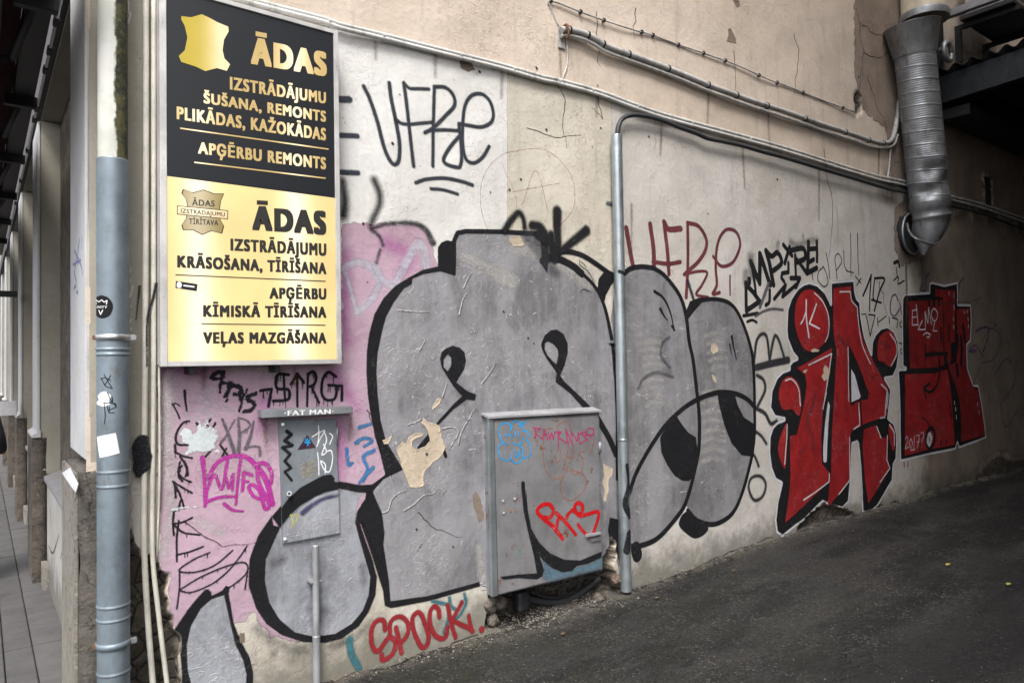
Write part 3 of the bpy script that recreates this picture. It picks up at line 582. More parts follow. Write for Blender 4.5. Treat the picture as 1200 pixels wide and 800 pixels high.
# ============================================================ the drainpipe at the corner
PC = (.4475, -.10); PR = .0605; PIPE = Round(*PC, PR)
def zpx(px, py): return float(onY((px, py), -.10-PR*.7)[2])
dp = empty('drainpipe', (*PC, 0), 'blue grey galvanised drainpipe at the building corner with stickers and scribbles', 'drainpipe')
zt = zpx(132, 185); prof = [(PR, -.3)]
def ringz(*ys): return [zpx(132, y) for y in ys]
for z in sorted(ringz(790, 727, 711, 570, 553, 415, 409)): prof += [(PR, z-.006), (PR+.0035, z-.0015), (PR+.0035, z+.0015), (PR, z+.006)]
prof += [(PR, zt), (PR-.003, zt+.002), (PR-.006, zt+.002)]
lathe('pipe', prof, PC, m_galv, dp)
for y in (395, 757):
    z = zpx(132, y); cl = lathe('clamp', [(PR+.0005, z-.013), (PR+.006, z-.011), (PR+.006, z+.011), (PR+.0005, z+.013)], PC, m_brack if y < 500 else m_galv, dp)
    box('bolt', (PC[0]+PR-.004, PC[1]-.03, z-.012), (PC[0]+PR+.022, PC[1]-.012, z+.012), m_brack, cl, .003); box('bolt', (PC[0]-PR-.014, PC[1]-.005, z-.009), (PC[0]-PR+.002, PC[1]+.012, z+.009), m_rust, cl, .002)
    box('wall_tie', (PC[0]-.008, PC[1]+PR, z-.008), (PC[0]+.008, .02, z+.008), m_brack, cl, .002)
t = NT('mossy whitewashed pipe'); sx = t.n('ShaderNodeSeparateXYZ'); t.set(sx.inputs[0], t.pos)
v = t.math('ADD', t.math('MULTIPLY', t.math('SUBTRACT', sx.outputs[0], PC[0]-.004), 22.), t.math('MULTIPLY', t.math('SUBTRACT', t.noise(9, 6, .7, stretch=(1, 1, .5)), .5), 1.5)); mo = t.ramp(v, .0, .25)
mc = t.mix(t.ramp(t.noise(22, 6, .75), .4, .6), (.022, .026, .014), (.085, .078, .03)); mc = t.mix(t.ramp(t.noise(45, 3, .7), .62, .7), mc, (.20, .21, .18))
wc = t.mix(t.ramp(t.noise(6, 4, .6), .4, .7), (.62, .62, .58), (.48, .49, .44)); t.fin(t.mix(mo, wc, mc), .9, 0, t.bump(t.math('MULTIPLY', t.noise(40, 6, .75), mo), 1., .012)); m_moss = t.m
up_ = lathe('old_pipe', [(PR-.005, zt+.0025), (PR-.004, zt+.5), (PR-.005, 6)], PC, m_moss, None); tag(up_, 'old whitewashed upper pipe with a strip of dark moss above the galvanised drainpipe', 'pipe')
def spx(name, pts, mat, parent=None, lift=.0006, surf=None, **k): return sheet(name, pts, mat, parent, surf or PIPE, lift, **k)
ms_b = spray('black marker', (.012, .012, .014), soft=.0012, nz=.0006); ms_w = spray('white sticker', (.72, .72, .74), soft=.0006, nz=0, var=.04); ms_wp = spray('torn white paper', (.74, .74, .76), soft=.001, nz=.003, var=.05, nscale=60)
q = lambda pts: crop(0, 270, 2.963, pts)
st1 = spx('sticker', [Pg(q([(333, 240), (342, 228), (358, 226), (378, 235), (391, 255), (391, 275), (380, 296), (358, 305), (340, 300), (333, 288)]), True)], ms_b, None, .0006, st=.002, soft=.0008); tag(st1, 'round black sticker with white lettering high on the drainpipe', 'sticker')
spx('print', [St(q([(337, 256), (335, 240), (345, 248), (354, 241), (362, 249), (372, 243), (370, 256)]), 1.0, smooth=False), St(q([(344, 277), (350, 291), (357, 277)]), 1.2, smooth=False)], ms_w, st1, .0012, st=.001, soft=.0006)
text('lettering', 'UNITY', ((337/2.963, 270+262/2.963, 270+270/2.963), (373/2.963, 270+262/2.963, 270+271/2.963)), wht, st1, PIPE, .0013, .02)
st2 = spx('sticker', [Pg(q([(337, 716), (402, 702), (416, 772), (347, 789)]))], ms_w, None, .0006, st=.002, soft=.0006); tag(st2, 'square white sticker lower on the drainpipe', 'sticker')
spx('print', [St(q([(350, 740), (360, 722), (378, 725), (383, 745), (370, 765), (355, 755), (358, 738), (372, 740), (366, 752)]), .5)], spray('grey print', (.35, .35, .40), soft=.0006, nz=0), st2, .0012, st=.001, soft=.0006)
pp = spx('torn_sticker', [Pg(q([(340, 575), (352, 560), (372, 557), (382, 575), (376, 590), (383, 602), (362, 612), (345, 606), (333, 598), (346, 590)]))], ms_wp, None, .0008, st=.002, jag=.3); tag(pp, 'torn white scrap of sticker in the middle of the drainpipe', 'sticker')
sb = spx('scribble', [St(q(s_), .9, smooth=False) for s_ in ([(352, 512), (366, 540), (390, 548), (362, 500)], [(350, 515), (366, 510), (384, 520)], [(365, 535), (385, 503)], [(372, 560), (386, 590), (404, 612)], [(360, 598), (400, 600), (403, 612), (375, 625), (372, 610)], [(362, 600), (366, 640), (363, 672)], [(380, 612), (378, 632), (397, 632)], [(388, 575), (392, 590), (378, 600)])], ms_b, None, .001, st=.0015, soft=.001); tag(sb, 'thin black marker scribble over the torn sticker on the drainpipe', 'graffiti')
for pts in ([(378, 215), (385, 208), (398, 216)],): pass
# white painted cables down the corner
bun = [([(171, -20), (171, 200), (170, 420), (169, 560), (169, 640), (173, 720), (180, 810)], .0125, 'wide cream painted cable beside the drainpipe'), ([(180, -20), (180, 300), (180, 470), (179, 560), (179, 650), (186, 720), (197, 810)], .0105, 'cream painted cable between its two neighbours near the lit sign'), ([(186, -20), (186, 300), (186.5, 425), (187, 560), (184.5, 660)], .005, 'thin cream painted cable along the left edge of the lit sign')]
for pts, r, lb in bun:
    P = [onY(p, -.022) for p in pts]
    if len(pts) == 5: P[-1] = P[-1]+np.array([0, .02, 0])
    tag(tube('wall_cable', P, r, m_creampipe, None, 12, True, 8), lb, 'cable', 'cream cables running down the corner')
m_strip = plaster('thick cream paint', (.58, .55, .50), (.50, .47, .42), .35, .3, alpha=dict(soft=.003, nz=.003, nscale=60))
sheet('corner_paint', [Pg([(149, -30), (188, -30), (188, 640), (184, 655), (170, 655), (166, 672), (160, 668), (155, 640), (153, 500)])], m_strip, wall, lift=.0008, st=.008, jag=.6, rim=.004)
m_bs = spray('black paint smear', (.012, .013, .016), soft=.004, nz=.004, wear=.12)
bs = sheet('paint_smear', [Pg(crop(100, 330, 2.96, [(165, 560), (185, 540), (205, 535), (222, 545), (225, 600), (226, 640), (205, 660), (190, 680), (170, 672), (163, 630)]), True)], m_bs, None, Flat(-.036), .0, st=.003, jag=.6); tag(bs, 'black paint smear across the cream corner cables', 'graffiti')
dr = sheet('paint_drip', [St(crop(0, 270, 2.963, [(485, 195), (480, 240), (472, 310)]), 3, 1), St(crop(0, 270, 2.963, [(543, 185), (530, 240), (512, 310), (510, 470)]), 3.5, 1.5)], m_bs, None, Flat(-.036), 0, st=.002); tag(dr, 'two thin black drips on the cream cables above the smear', 'graffiti')

# ============================================================ cables across the wall
def run(name, pts, r, mat, y=-.02, label=None, cat='cable', group=None, sub=6, n=8):
    o = tube(name, [onY(p, y) for p in pts], r, mat, None, n, True, sub); tag(o, label, cat, group); return o
LC = [(262, -8), (285, -1), (330, 11), (380, 24), (399.5, 31), (445, 42), (510, 58.5), (542.5, 66.6), (588, 78), (633, 91), (657.5, 96.5), (702, 109), (740, 123), (775, 135), (820, 147.5), (870, 161), (920, 175), (1000, 200), (1032, 209), (1065, 216), (1111, 231), (1150, 241), (1200, 258), (1260, 278)]
run('wall_cable', [(a, b-2) for a, b in LC], .013, m_cabw, -.022, 'upper of two white painted cables running the length of the wall', 'cable')
run('wall_cable', [(a, b+2.2) for a, b in LC], .013, m_cabw, -.024, 'lower of two white painted cables running the length of the wall', 'cable')
UC = [(657.5, 36), (665, 35), (682.5, 39), (695, 45), (710, 54), (732.5, 62.5), (767.5, 75), (800, 87.5), (830, 100), (855, 109), (882.5, 119), (920, 131), (960, 145), (1000, 158), (1020, 165), (1035, 168), (1044, 165), (1048, 156), (1051, 140), (1054, 118)]
run('wall_cable', UC, .023, m_cabg, -.035, 'thick grey cable starting at the wall hook and rising beside the duct', 'cable')
run('wall_cable', [(a, b+6.5) for a, b in UC[:-5]]+[(1036, 173), (1047, 170), (1052, 158)], .012, m_cabw, -.03, 'thinner white cable strapped under the thick grey cable', 'cable')
OW = [(642.5, 1), (655, 4), (682.5, 15), (707.5, 24), (745, 36), (764, 41), (795, 52.5), (835, 66), (862.5, 76), (902.5, 94), (920, 100), (960, 116), (1003, 132)]
run('old_wire', OW, .006, m_cabg, -.012, 'rusty old wire stapled high across the peach plaster', 'wire')
run('old_wire', [(642, 1), (648, 14), (655, 31)], .0035, m_cabw, -.012, 'short thin wire dropping to the wall hook', 'wire')
run('old_wire', [(664, 46), (665, 62), (664, 78), (659, 92)], .0035, m_cabw, -.012, 'thin wire hanging from the wall hook down to the cable pair', 'wire')
run('old_wire', [(1044, 172), (1042, 195), (1041, 212), (1052, 216)], .009, m_cabg, -.02, 'grey wire dropping from the thick cable beside the duct', 'wire')
def clips(L, ts, r, mat, y, label, group, dark=True):
    P = cr3(np.array([onY(p, y) for p in L]), 6); s_ = np.linspace(0, 1, len(P)); first = None
    ORD = 'first second third fourth fifth sixth seventh eighth ninth tenth eleventh twelfth'.split()
    for oi, tt in enumerate(ts):
        c = np.array([np.interp(tt, s_, P[:, i]) for i in range(3)]); d = np.array([np.interp(tt+.01, s_, P[:, i]) for i in range(3)])-c; d /= np.linalg.norm(d)
        if first is None:
            k = r; n_ = 10; V = [(x, k*math.cos(6.283*j/n_), k*math.sin(6.283*j/n_)) for x in (-.006, .006) for j in range(n_)]; me = bpy.data.meshes.new('cable_clip'); me.from_pydata(V, [], [(j, (j+1) % n_, n_+(j+1) % n_, n_+j) for j in range(n_)]+[tuple(range(n_))[::-1], tuple(range(n_, 2*n_))]); me.materials.append(mat); first = me
        o = bpy.data.objects.new('cable_clip', first); COL.objects.link(o); o.location = c; o.rotation_euler = (0, -math.atan2(d[2], d[0]), 0); tag(o, label.replace('#', ORD[oi]), 'cable clip', group)
clips(UC, [.06, .13, .2, .27, .34, .42, .49, .55, .61, .67, .73, .79], .028, m_dark, -.035, 'dark strap round the thick grey upper cable, # counted from the hook', 'straps of the thick cable')
clips(LC, [.14, .22, .3, .36, .43, .47, .53, .6, .66, .72, .78], .02, m_cabg, -.02, 'small clip on the white cable pair, # counted from the sign', 'clips of the cable pair')
clips(OW, [.02, .16, .25, .36, .42, .50, .56, .63, .72, .79, .88, .97], .016, m_dark, -.012, 'dark staple knot on the rusty old wire, # counted from its left end', 'staples of the old wire')
hk = empty('wall_hook', tuple(onY((656, 40), 0)), 'rusty iron hook plate where the thick grey cable starts', 'hook'); P = onY((657, 42), 0)
box('plate', (P[0]-.03, -.012, P[2]-.09), (P[0]+.03, -.001, P[2]+.06), m_cabg, hk, .004); tube('hook', [P+np.array([0, -.01, .04]), P+np.array([0, -.06, .05]), P+np.array([0.01, -.07, .0]), P+np.array([.01, -.05, -.04])], .009, m_rust, hk, 8, True, 5)
# zinc conduit with its black cable
cx = 3.39; CP = Round(cx, -.062, .036); za = onY((722, 156), -.098)[2]
P = onY((729, 560), -.062); cxs = (onY((722, 156), -.062)[0]+onY((733.5, 690), -.062)[0])/2; CP = Round(cxs, -.064, .038)
cn = empty('conduit', (cxs, -.062, 0), 'upright zinc conduit on the wall right of the metal cabinet', 'conduit')
zb = onY((734, 695), -.1)[2]; zj = onY((730, 515), -.1)[2]
lathe('pipe', [(.034, zb), (.038, zb), (.038, zj-.012), (.0395, zj-.01), (.0395, zj), (.038, zj+.002), (.038, za), (.034, za)], (cxs, -.064), m_zinc, cn, 32)
for yy in (235, 400): z = onY((727, yy), -.1)[2]; boxes('pipe_clamp', [((cxs-.055, -.012, z-.01), (cxs+.055, -.0, z+.01))], m_zinc, cn, .002)
run('black_cable', [(723.5, 160), (724, 152), (726, 145), (730, 139), (740, 135), (755, 136), (775, 141), (795, 149), (815, 156), (830, 162.5), (850, 166.5), (870, 171), (892, 177.5), (920, 185), (960, 197), (1000, 209), (1040, 221), (1066, 227), (1110, 240), (1150, 250), (1200, 268), (1260, 288)], .017, m_black, -.045, 'black cable curving out of the conduit top and running along under the white pair', 'cable')
pb = sheet('pipe_paint', [St([(735, 545), (737, 566), (733, 590), (738, 604)], 5, 8), St([(738, 625), (735, 645)], 9, 9), St([(726, 318), (733, 322), (738, 316)], 4)], m_bs, None, CP, .0006, st=.003); tag(pb, 'black spray marks where the bubble outline crosses the zinc conduit', 'graffiti')

# ============================================================ the big duct
DY = -.24
dtx, dty = onY((1070.5, 50), DY), onY((1090, 238), DY)
du = empty('ventilation_duct', tuple(dty), 'large spiral seamed galvanised duct hanging beside the canopy with a dented elbow', 'duct')
def loft(name, cs, n, mat, parent, squash=None):
    V = []
    for c, r, ax, ux in cs:
        ax = np.array(ax, float); ax /= np.linalg.norm(ax); a1 = np.cross(ax, [0, 1, 0]); a1 /= np.linalg.norm(a1); a2 = np.cross(ax, a1)
        for k in range(n): th = 6.2832*k/n; V.append(np.array(c)+r*(a1*math.cos(th)*ux+a2*math.sin(th)))
    m = len(cs); Q = [(i*n+k, i*n+(k+1) % n, (i+1)*n+(k+1) % n, (i+1)*n+k) for i in range(m-1) for k in range(n)]
    me = bpy.data.meshes.new(name); me.from_pydata([tuple(map(float, v)) for v in V], [], Q); me.polygons.foreach_set('use_smooth', [True]*len(Q)); return link(name, me, mat, parent)
R0 = .188; ax = dty-dtx; Lz = np.linalg.norm(ax); axn = ax/Lz; n = 56; m = 330; V = []
a1 = np.cross(axn, [0, 1, 0]); a1 /= np.linalg.norm(a1); a2 = np.cross(axn, a1)
dent = [(.80, 2.5, .05, .05, .5), (.74, 2.0, -.025, .04, .4), (.88, 1.6, .045, .05, .5), (.93, 2.9, .06, .04, .6), (.62, 2.7, .012, .05, .4)]
for i in range(m):
    s_ = i/(m-1)*Lz
    for k in range(n):
        th = 6.2832*k/n; ph = (s_+.13*k/n)/.13; seam = .006*math.exp(-((ph % 1-.5)/.035)**2); rib = .0010*math.sin(s_*6.2832/.022+k*6.2832/n)
        d = 0
        for ds, dth, dd, wd, wt in dent: d += dd*math.exp(-((s_/Lz-ds)/wd)**2-((abs((th-dth+3.1416) % 6.2832-3.1416))/wt)**2)
        r = R0+seam+rib-d; V.append(dtx+axn*s_+r*(a1*math.cos(th)+a2*math.sin(th)))
Q = [(i*n+k, i*n+(k+1) % n, (i+1)*n+(k+1) % n, (i+1)*n+k) for i in range(m-1) for k in range(n)]
link('spiral_pipe', npmesh('spiral_pipe', V, Q, True), m_galvd, du)
tp = dtx-axn*.02
loft('collar', [(dtx+axn*.14, R0+.008, axn, 1), (dtx+axn*.10, R0+.016, axn, 1), (dtx-axn*.16, R0+.07, axn, 1), (dtx-axn*.165, R0+.075, axn, 1), (dtx-axn*.165, R0+.05, axn, 1)], 44, m_galvd, du)
e1 = onY((1091.5, 262), DY); tip = onY((1084, 300), DY+.02)
up3 = np.array([0, 0, -1.])
loft('elbow', [(dty-axn*.02, R0+.012, axn, 1), (dty+axn*.05, R0+.010, axn, 1), (dty+axn*.065, R0-.004, axn, 1), (dty+axn*.13, R0-.01, axn, 1), (dty+axn*.14, R0+.004, axn, 1), (dty+axn*.155, R0-.012, axn, 1), (dty+axn*.24+np.array([-.02, .02, 0]), R0-.02, (-.15, .2, -1), .95), (dty+axn*.34+np.array([-.07, .05, 0]), .15, (-.5, .4, -1), .85), (dty+axn*.44+np.array([-.10, .07, 0]), .085, (-.5, .4, -1), .7), (dty+axn*.54+np.array([-.10, .08, 0]), .02, (-.5, .4, -1), .5)], 14, m_galvd, du)
fl_ = dty+axn*.36; tube('torn_seam', [onY((1063, 262), -.1), onY((1066, 272), -.25), onY((1074, 280), -.42), onY((1092, 286), -.42), onY((1105, 283), -.3)], .01, m_galvd, du, 6, True, 5)
P = onY((1063, 275), 0)
rg = lathe('stub', [(.20, 0)], (0, 0), m_galvd, None) if False else tube('wall_stub', [P+np.array([0, -.05, 0]), P+np.array([0, -.045, 0]), P+np.array([0, .2, 0])], .21, m_dark, du, 28, True)  # near-black end cap: shade inside the wall hole, put into the colour
for k in range(1): tube('stub_rim', [P+.215*np.array([math.cos(q_), 0, math.sin(q_)])+np.array([0, -.05, 0]) for q_ in np.linspace(0, 6.2832, 30)], .012, m_galvd, du, 6)
ud = onY((1083, 22), DY+.02); up2 = empty('upper_duct', tuple(ud), 'wide beige painted duct ending above the galvanised duct', 'duct')
mb = metal('beige painted duct', (.42, .36, .28), .55, 0, .45, .3)
loft('pipe', [(ud, .225, (0, 0, 1), 1), (ud+np.array([0, 0, .05]), .225, (0, 0, 1), 1), (ud+np.array([0, 0, .06]), .215, (0, 0, 1), 1), (ud+np.array([0, 0, 3]), .215, (0, 0, 1), 1)], 40, mb, up2)
loft('rim', [(ud+np.array([0, 0, -.03]), .235, (0, 0, 1), 1), (ud+np.array([0, 0, .02]), .24, (0, 0, 1), 1), (ud+np.array([0, 0, .045]), .232, (0, 0, 1), 1)], 40, m_galvd, up2)
ap = onY((1106, 58), DY+.05); rgb = empty('duct_bracket', tuple(ap), 'rusty strap bracket behind the top of the galvanised duct', 'bracket'); tube('strap', [ap+np.array([.1+.10*math.cos(q_), .0, .10*math.sin(q_)]) for q_ in np.linspace(0, 6.2832, 22)], .028, m_galvd, rgb, 8); tube('rod', [ap+np.array([-.1, 0, -.02]), ap+np.array([.25, .1, .05])], .015, m_steel, rgb, 8)

# ============================================================ meter door with its shelf
DR = Flat(-.014)
md = empty('meter_door', (1.2, 0, .8), 'small grey steel meter door painted over by the bubble graffiti', 'door')
def quadbox(name, q, y, dep, mat, parent, bevel=.003):       # a slab whose front outline is given on the plane y
    P = [onY(p, y) for p in q]; V = [tuple(p) for p in P]+[(p[0], y+dep, p[2]) for p in P]; bm = bmesh.new(); vs = [bm.verts.new(v) for v in V]
    for f_ in ((0, 1, 2, 3), (7, 6, 5, 4), (0, 4, 5, 1), (1, 5, 6, 2), (2, 6, 7, 3), (3, 7, 4, 0)): bm.faces.new([vs[i] for i in f_])
    bmesh.ops.recalc_face_normals(bm, faces=bm.faces)
    if bevel: bmesh.ops.bevel(bm, geom=bm.edges[:], offset=bevel, segments=2, affect='EDGES')
    me = bpy.data.meshes.new(name); bm.to_mesh(me); bm.free(); return link(name, me, mat, parent)
m_door = metal('grey blue enamel', (.20, .225, .25), .5, .15, .35, .15, rust=.12)
quadbox('plate', [(326.5, 491.5), (394, 491), (399, 625), (331.5, 637)], -.014, .02, m_door, md)
lk = tube('lock', [onY((339, 578), -.02), onY((339, 578), -.032)], .012, m_brack, md, 14); tube('keyhole', [onY((339, 578), -.033), onY((339, 578), -.036)], .007, m_dark, md, 10)
for p in ((331.5, 497), (334, 631)): tube('bolt', [onY(p, -.012), onY(p, -.022)], .008, m_brack, md, 10)
tube('hinge', [onY((395, 500), -.02), onY((395.5, 522), -.02)], .004, m_galv, md, 8)
sh = empty('shelf', tuple(onY((360, 484), 0)), 'narrow grey steel shelf above the meter door with white lettering on its edge', 'shelf')
quadbox('board', [(307, 480.5), (414, 476), (414, 484), (307.5, 490)], -.075, .072, m_steel, sh, .003)
# thin pole in front of the wall
TP = onY((370, 640), -.05); tb_ = onY((371, 800), -.05); tpx = (TP[0]+tb_[0])/2; TPR = .0165
tp_ = empty('thin_pole', (tpx, -.05, 0), 'thin grey steel pole standing in front of the bubble graffiti below the meter door', 'pole')
zt_ = onY((370, 639), -.062)[2]; zm = onY((370, 682), -.062)[2]; zn = onY((371, 745), -.06)[2]
lathe('pole', [(TPR+.002, -.1), (TPR+.0025, zn-.3), (TPR+.0025, zn-.001), (TPR, zn), (TPR, zm), (TPR, zt_-.004), (TPR*.9, zt_), (0, zt_+.001)], (tpx, -.05), metal('weathered pole', (.40, .41, .43), .45, .5, .3, .1, rust=.1), tp_, 20)
boxes('pole_clamp', [((tpx-.03, -.058, zm-.006), (tpx+.03, -.0, zm+.006))], metal('rusted clamp', (.3, .3, .3), .6, .4, .4, .1, rust=.8), tp_, .003)

# ============================================================ the metal cabinet
CY = -.07; CB = Flat(CY)
cb = empty('utility_cabinet', (2.8, 0, .2), 'grey steel utility cabinet proud of the wall over a broken hole', 'cabinet')
m_cab = metal('silver sprayed cabinet', (.25, .245, .255), .5, .25, .35, .25, rust=.05)
fq = [(576.5, 489), (702, 482.5), (706, 667), (582.5, 698)]
quadbox('housing', [(573.2, 489.5), (702.3, 482.5), (706.3, 667), (577, 699)], CY+.012, -CY+.03, m_steel, cb, .003)
quadbox('door', [(579.5, 493), (701, 486.2), (705, 665.5), (584.5, 696)], CY, .011, m_cab, cb, .002)
quadbox('edge_angle', [(573.0, 489.6), (578.5, 491.5), (583.4, 697.5), (577.2, 699.4)], CY-.004, .02, m_zinc, cb, .0015)
# folded lid sloping forwards
A = onY((572, 488), CY-.01); B = onY((704.5, 480.5), CY-.01)
V = [(A[0], CY-.014, A[2]-.012), (B[0], CY-.014, B[2]-.012), (B[0], CY-.014, B[2]+.0), (A[0], CY-.014, A[2]+.0), (A[0], .01, A[2]+.022-.012), (B[0], .01, B[2]+.022-.012), (B[0], .01, B[2]+.022), (A[0], .01, A[2]+.022)]
me = bpy.data.meshes.new('lid'); me.from_pydata(V, [], [(0, 1, 2, 3), (3, 2, 6, 7), (0, 3, 7, 4), (1, 5, 6, 2), (4, 7, 6, 5), (0, 4, 5, 1)]); link('lid', me, m_lid, cb)
K2 = lambda pts: crop(560, 570, 5.333, pts)
for p in K2([(158, 88), (230, 75), (162, 163)]): tube('rivet', [onY(p, CY), onY(p, CY-.006)], .0065, m_lid, cb, 10)
for p in K2([(205, 153), (237, 150)]): tube('rivet', [onY(p, CY), onY(p, CY-.004)], .006, m_rust, cb, 10)
la = quadbox('latch', K2([(686, 298), (776, 286), (776, 298), (686, 318)]), CY-.025, .024, m_lid, cb, .003); quadbox('latch_base', K2([(705, 322), (768, 310), (768, 335), (712, 345)]), CY-.01, .009, m_cab, cb, .002)
tube('hinge', [onY((696.5, 512)if False else (703, 518), CY-.004), onY((703.3, 530), CY-.004)], .009, m_lid, cb, 8)
# what hangs in the hole under the cabinet
lp = run('sagging_cable', K2([(235, 640), (300, 690), (400, 718), (500, 722), (600, 690), (700, 620), (760, 570)]), .022, m_black, .10, 'thick black cable sagging in the broken hole under the cabinet', 'cable'); run('sagging_cable', K2([(330, 655), (420, 690), (520, 690), (640, 640)]), .012, m_black, .14, 'thin black cable behind the sagging one under the cabinet', 'cable')
tag(rocky('iron_offcut', tuple(onY((611, 716), .05)-np.array([.03, .02, .0])), tuple(onY((611, 716), .05)+np.array([.05, .04, .12])), m_dark, None, .006, .03, 3), 'dark iron offcut standing in the hole under the cabinet', 'scrap')
def rubble(name, cx_, cy_, cz_, s_, mat, label, seed, group=None):
    bm = bmesh.new(); bmesh.ops.create_icosphere(bm, subdivisions=2, radius=s_); from mathutils import noise
    for v in bm.verts: v.co *= 1+.35*noise.noise(v.co*(1.4/s_)+Vector((seed, 0, 0))); v.co.z *= .75
    me = bpy.data.meshes.new(name); bm.to_mesh(me); bm.free(); o = link(name, me, mat); o.location = (cx_, cy_, cz_); o.rotation_euler = (seed, seed*2, seed*3); return tag(o, label, 'stone', group)
m_st = stone('pale rubble', (.20, .175, .145), (.12, .10, .085), .0); m_st2 = stone('brown rubble', (.24, .17, .13), (.15, .11, .09), .0)
for i, (px, py, y, s_, lb) in enumerate([(573, 708, .02, .055, 'pale stone wedged at the bottom left corner of the cabinet'), (586, 706, .05, .045, 'long pale stone beside the wedged one under the cabinet'), (577, 725, .03, .045, 'small pale stone near the ground below the cabinet corner'), (722, 678, .0, .045, 'yellowish stone leaning against the foot of the zinc conduit'), (700, 700, .03, .035, 'rough grey lump of mortar right of the hole under the cabinet'), (712, 696, .03, .03, 'second rough lump of mortar beside the conduit foot')]):
    P = onY((px, py), y); rubble('loose_stone', P[0], P[1], P[2], s_, m_st if i != 3 else m_st2, lb, i*1.7+1)
# dusty gravel along the foot of the wall
V = []; T_ = []
def pebble(x, y, z, s_):
    b_ = len(V); R_ = rng.normal(size=(3, 3)); q_, _ = np.linalg.qr(R_)
    for v in ((1, 0, 0), (-1, 0, 0), (0, 1, 0), (0, -1, 0), (0, 0, 1), (0, 0, -1)): p = q_@(np.array(v)*s_*rng.uniform(.6, 1.2)); V.append((x+p[0], y+p[1], z+p[2]*.7))
    for f_ in ((0, 2, 4), (2, 1, 4), (1, 3, 4), (3, 0, 4), (2, 0, 5), (1, 2, 5), (3, 1, 5), (0, 3, 5)): T_.append(tuple(b_+i for i in f_))
for _ in range(5200):
    if rng.random() < .5: x = rng.normal(2.95, .45); y = .28-abs(rng.normal(0, .17))-.05
    else: x = rng.uniform(1, 10); y = -abs(rng.normal(0, .05))
    if x < .8: continue
    pebble(x, min(y, .28), float(ground_z(x))+.004+.008*(y > -.05), rng.uniform(.002, .0065)*(1+(rng.random() < .05)))
for _ in range(2600): x = rng.uniform(1, 12); y = -rng.uniform(0, 3.2); pebble(x, y, float(ground_z(x))+.006*math.sin(x*2.3+1.3*math.sin(y*1.9))+.004*math.sin(y*5.1+x*1.7)+.003*math.sin(x*11+y*7)+.001, rng.uniform(.0015, .004))
o = link('gravel', npmesh('gravel', V, T_, False), plain('gravel', (.22, .20, .175), .95, 0, .6, .2, 30)); o['kind'] = 'stuff'
def leaf(px, py, s_, lb, col=None):
    P = onZ((px, py), .06); P = onZ((px, py), float(ground_z(P[0]))+.018); me = bpy.data.meshes.new('fallen_leaf'); q_ = [(-1, 0, 0), (-.5, .45, .15), (.3, .5, .2), (1, 0, .1), (.3, -.5, .25), (-.5, -.4, .1), (0, 0, 0)]
    me.from_pydata([tuple(s_*c for c in p) for p in q_], [], [(6, 0, 1), (6, 1, 2), (6, 2, 3), (6, 3, 4), (6, 4, 5), (6, 5, 0)]); o = link('fallen_leaf', me, plain('yellow leaf', (.40, .36, .07) if py < 690 and px > 1100 else (.12, .075, .03), .6)); o.location = P; tag(o, lb, 'leaf')
leaf(1111, 661, .028, 'small yellow leaf on the asphalt, left one of two'); leaf(1182, 684, .026, 'small yellow leaf on the asphalt near the right edge'); 
# small vent on the dark wall
vb = empty('wall_vent', tuple(onY((1157, 226), 0)), 'small framed vent on the dark wall under the canopy', 'vent'); P = onY((1156, 226), 0)
boxes('frame', [((P[0]-.16, -.03, P[2]-.24), (P[0]-.11, 0, P[2]+.24)), ((P[0]+.11, -.03, P[2]-.24), (P[0]+.16, 0, P[2]+.24)), ((P[0]-.11, -.03, P[2]+.19), (P[0]+.11, 0, P[2]+.24)), ((P[0]-.11, -.03, P[2]-.24), (P[0]+.11, 0, P[2]-.19))], m_rough, vb, .005); box('opening', (P[0]-.11, -.012, P[2]-.19), (P[0]+.11, -.004, P[2]+.19), m_dark, vb, 0)

# ============================================================ the street side
FC = Side(.357)
m_blue = spray('blue marker', (.12, .13, .42), soft=.01, nz=.006, op=.8)
q = lambda pts: crop(0, 200, 3.633, pts)
o = sheet('scribble', [St(q(s_), 2.4) for s_ in ([(340, 290), (330, 360), (318, 430)], [(318, 340), (345, 400), (352, 440)], [(350, 285), (350, 330)], [(316, 430), (325, 480), (316, 500)], [(312, 400), (345, 380)], [(325, 515), (333, 520)])], m_blue, None, FC, .0012, st=.004, soft=.01); tag(o, 'blurred blue scribble on the white pilaster casing left of the drainpipe', 'graffiti')
o = sheet('torn_poster', [Pg(crop(0, 420, 4.444, [(325, 595), (368, 565), (412, 650), (398, 697), (372, 665)]))], ms_wp, None, Side(.317), .002, st=.006); tag(o, 'torn white paper pasted on the corner plinth', 'paper')
pw = empty('window_poster', (.514, 1.2, 1.2), 'red poster with a pink picture behind the first shop window', 'poster'); WN = Side(.529)
m_red1 = spray('red poster print', (.42, .03, .04), soft=.001, nz=0); m_pk = spray('pink poster print', (.62, .26, .22), soft=.001, nz=0, var=.4)
Y0 = 2.0
def yz(name, y0, y1, z0_, z1_, m, parent, x): me = bpy.data.meshes.new(name); me.from_pydata([(x, y0, z0_), (x, y1, z0_), (x, y1, z1_), (x, y0, z1_)], [], [(0, 1, 2, 3)]); at = me.attributes.new('sd', 'FLOAT', 'POINT'); at.data.foreach_set('value', [.1]*4); return link(name, me, m, parent)
yz('sheet', 1.0, 2.85, .95, 1.55, m_pk, pw, .526); yz('band', 1.9, 2.85, 1.2, 1.56, m_red1, pw, .525)
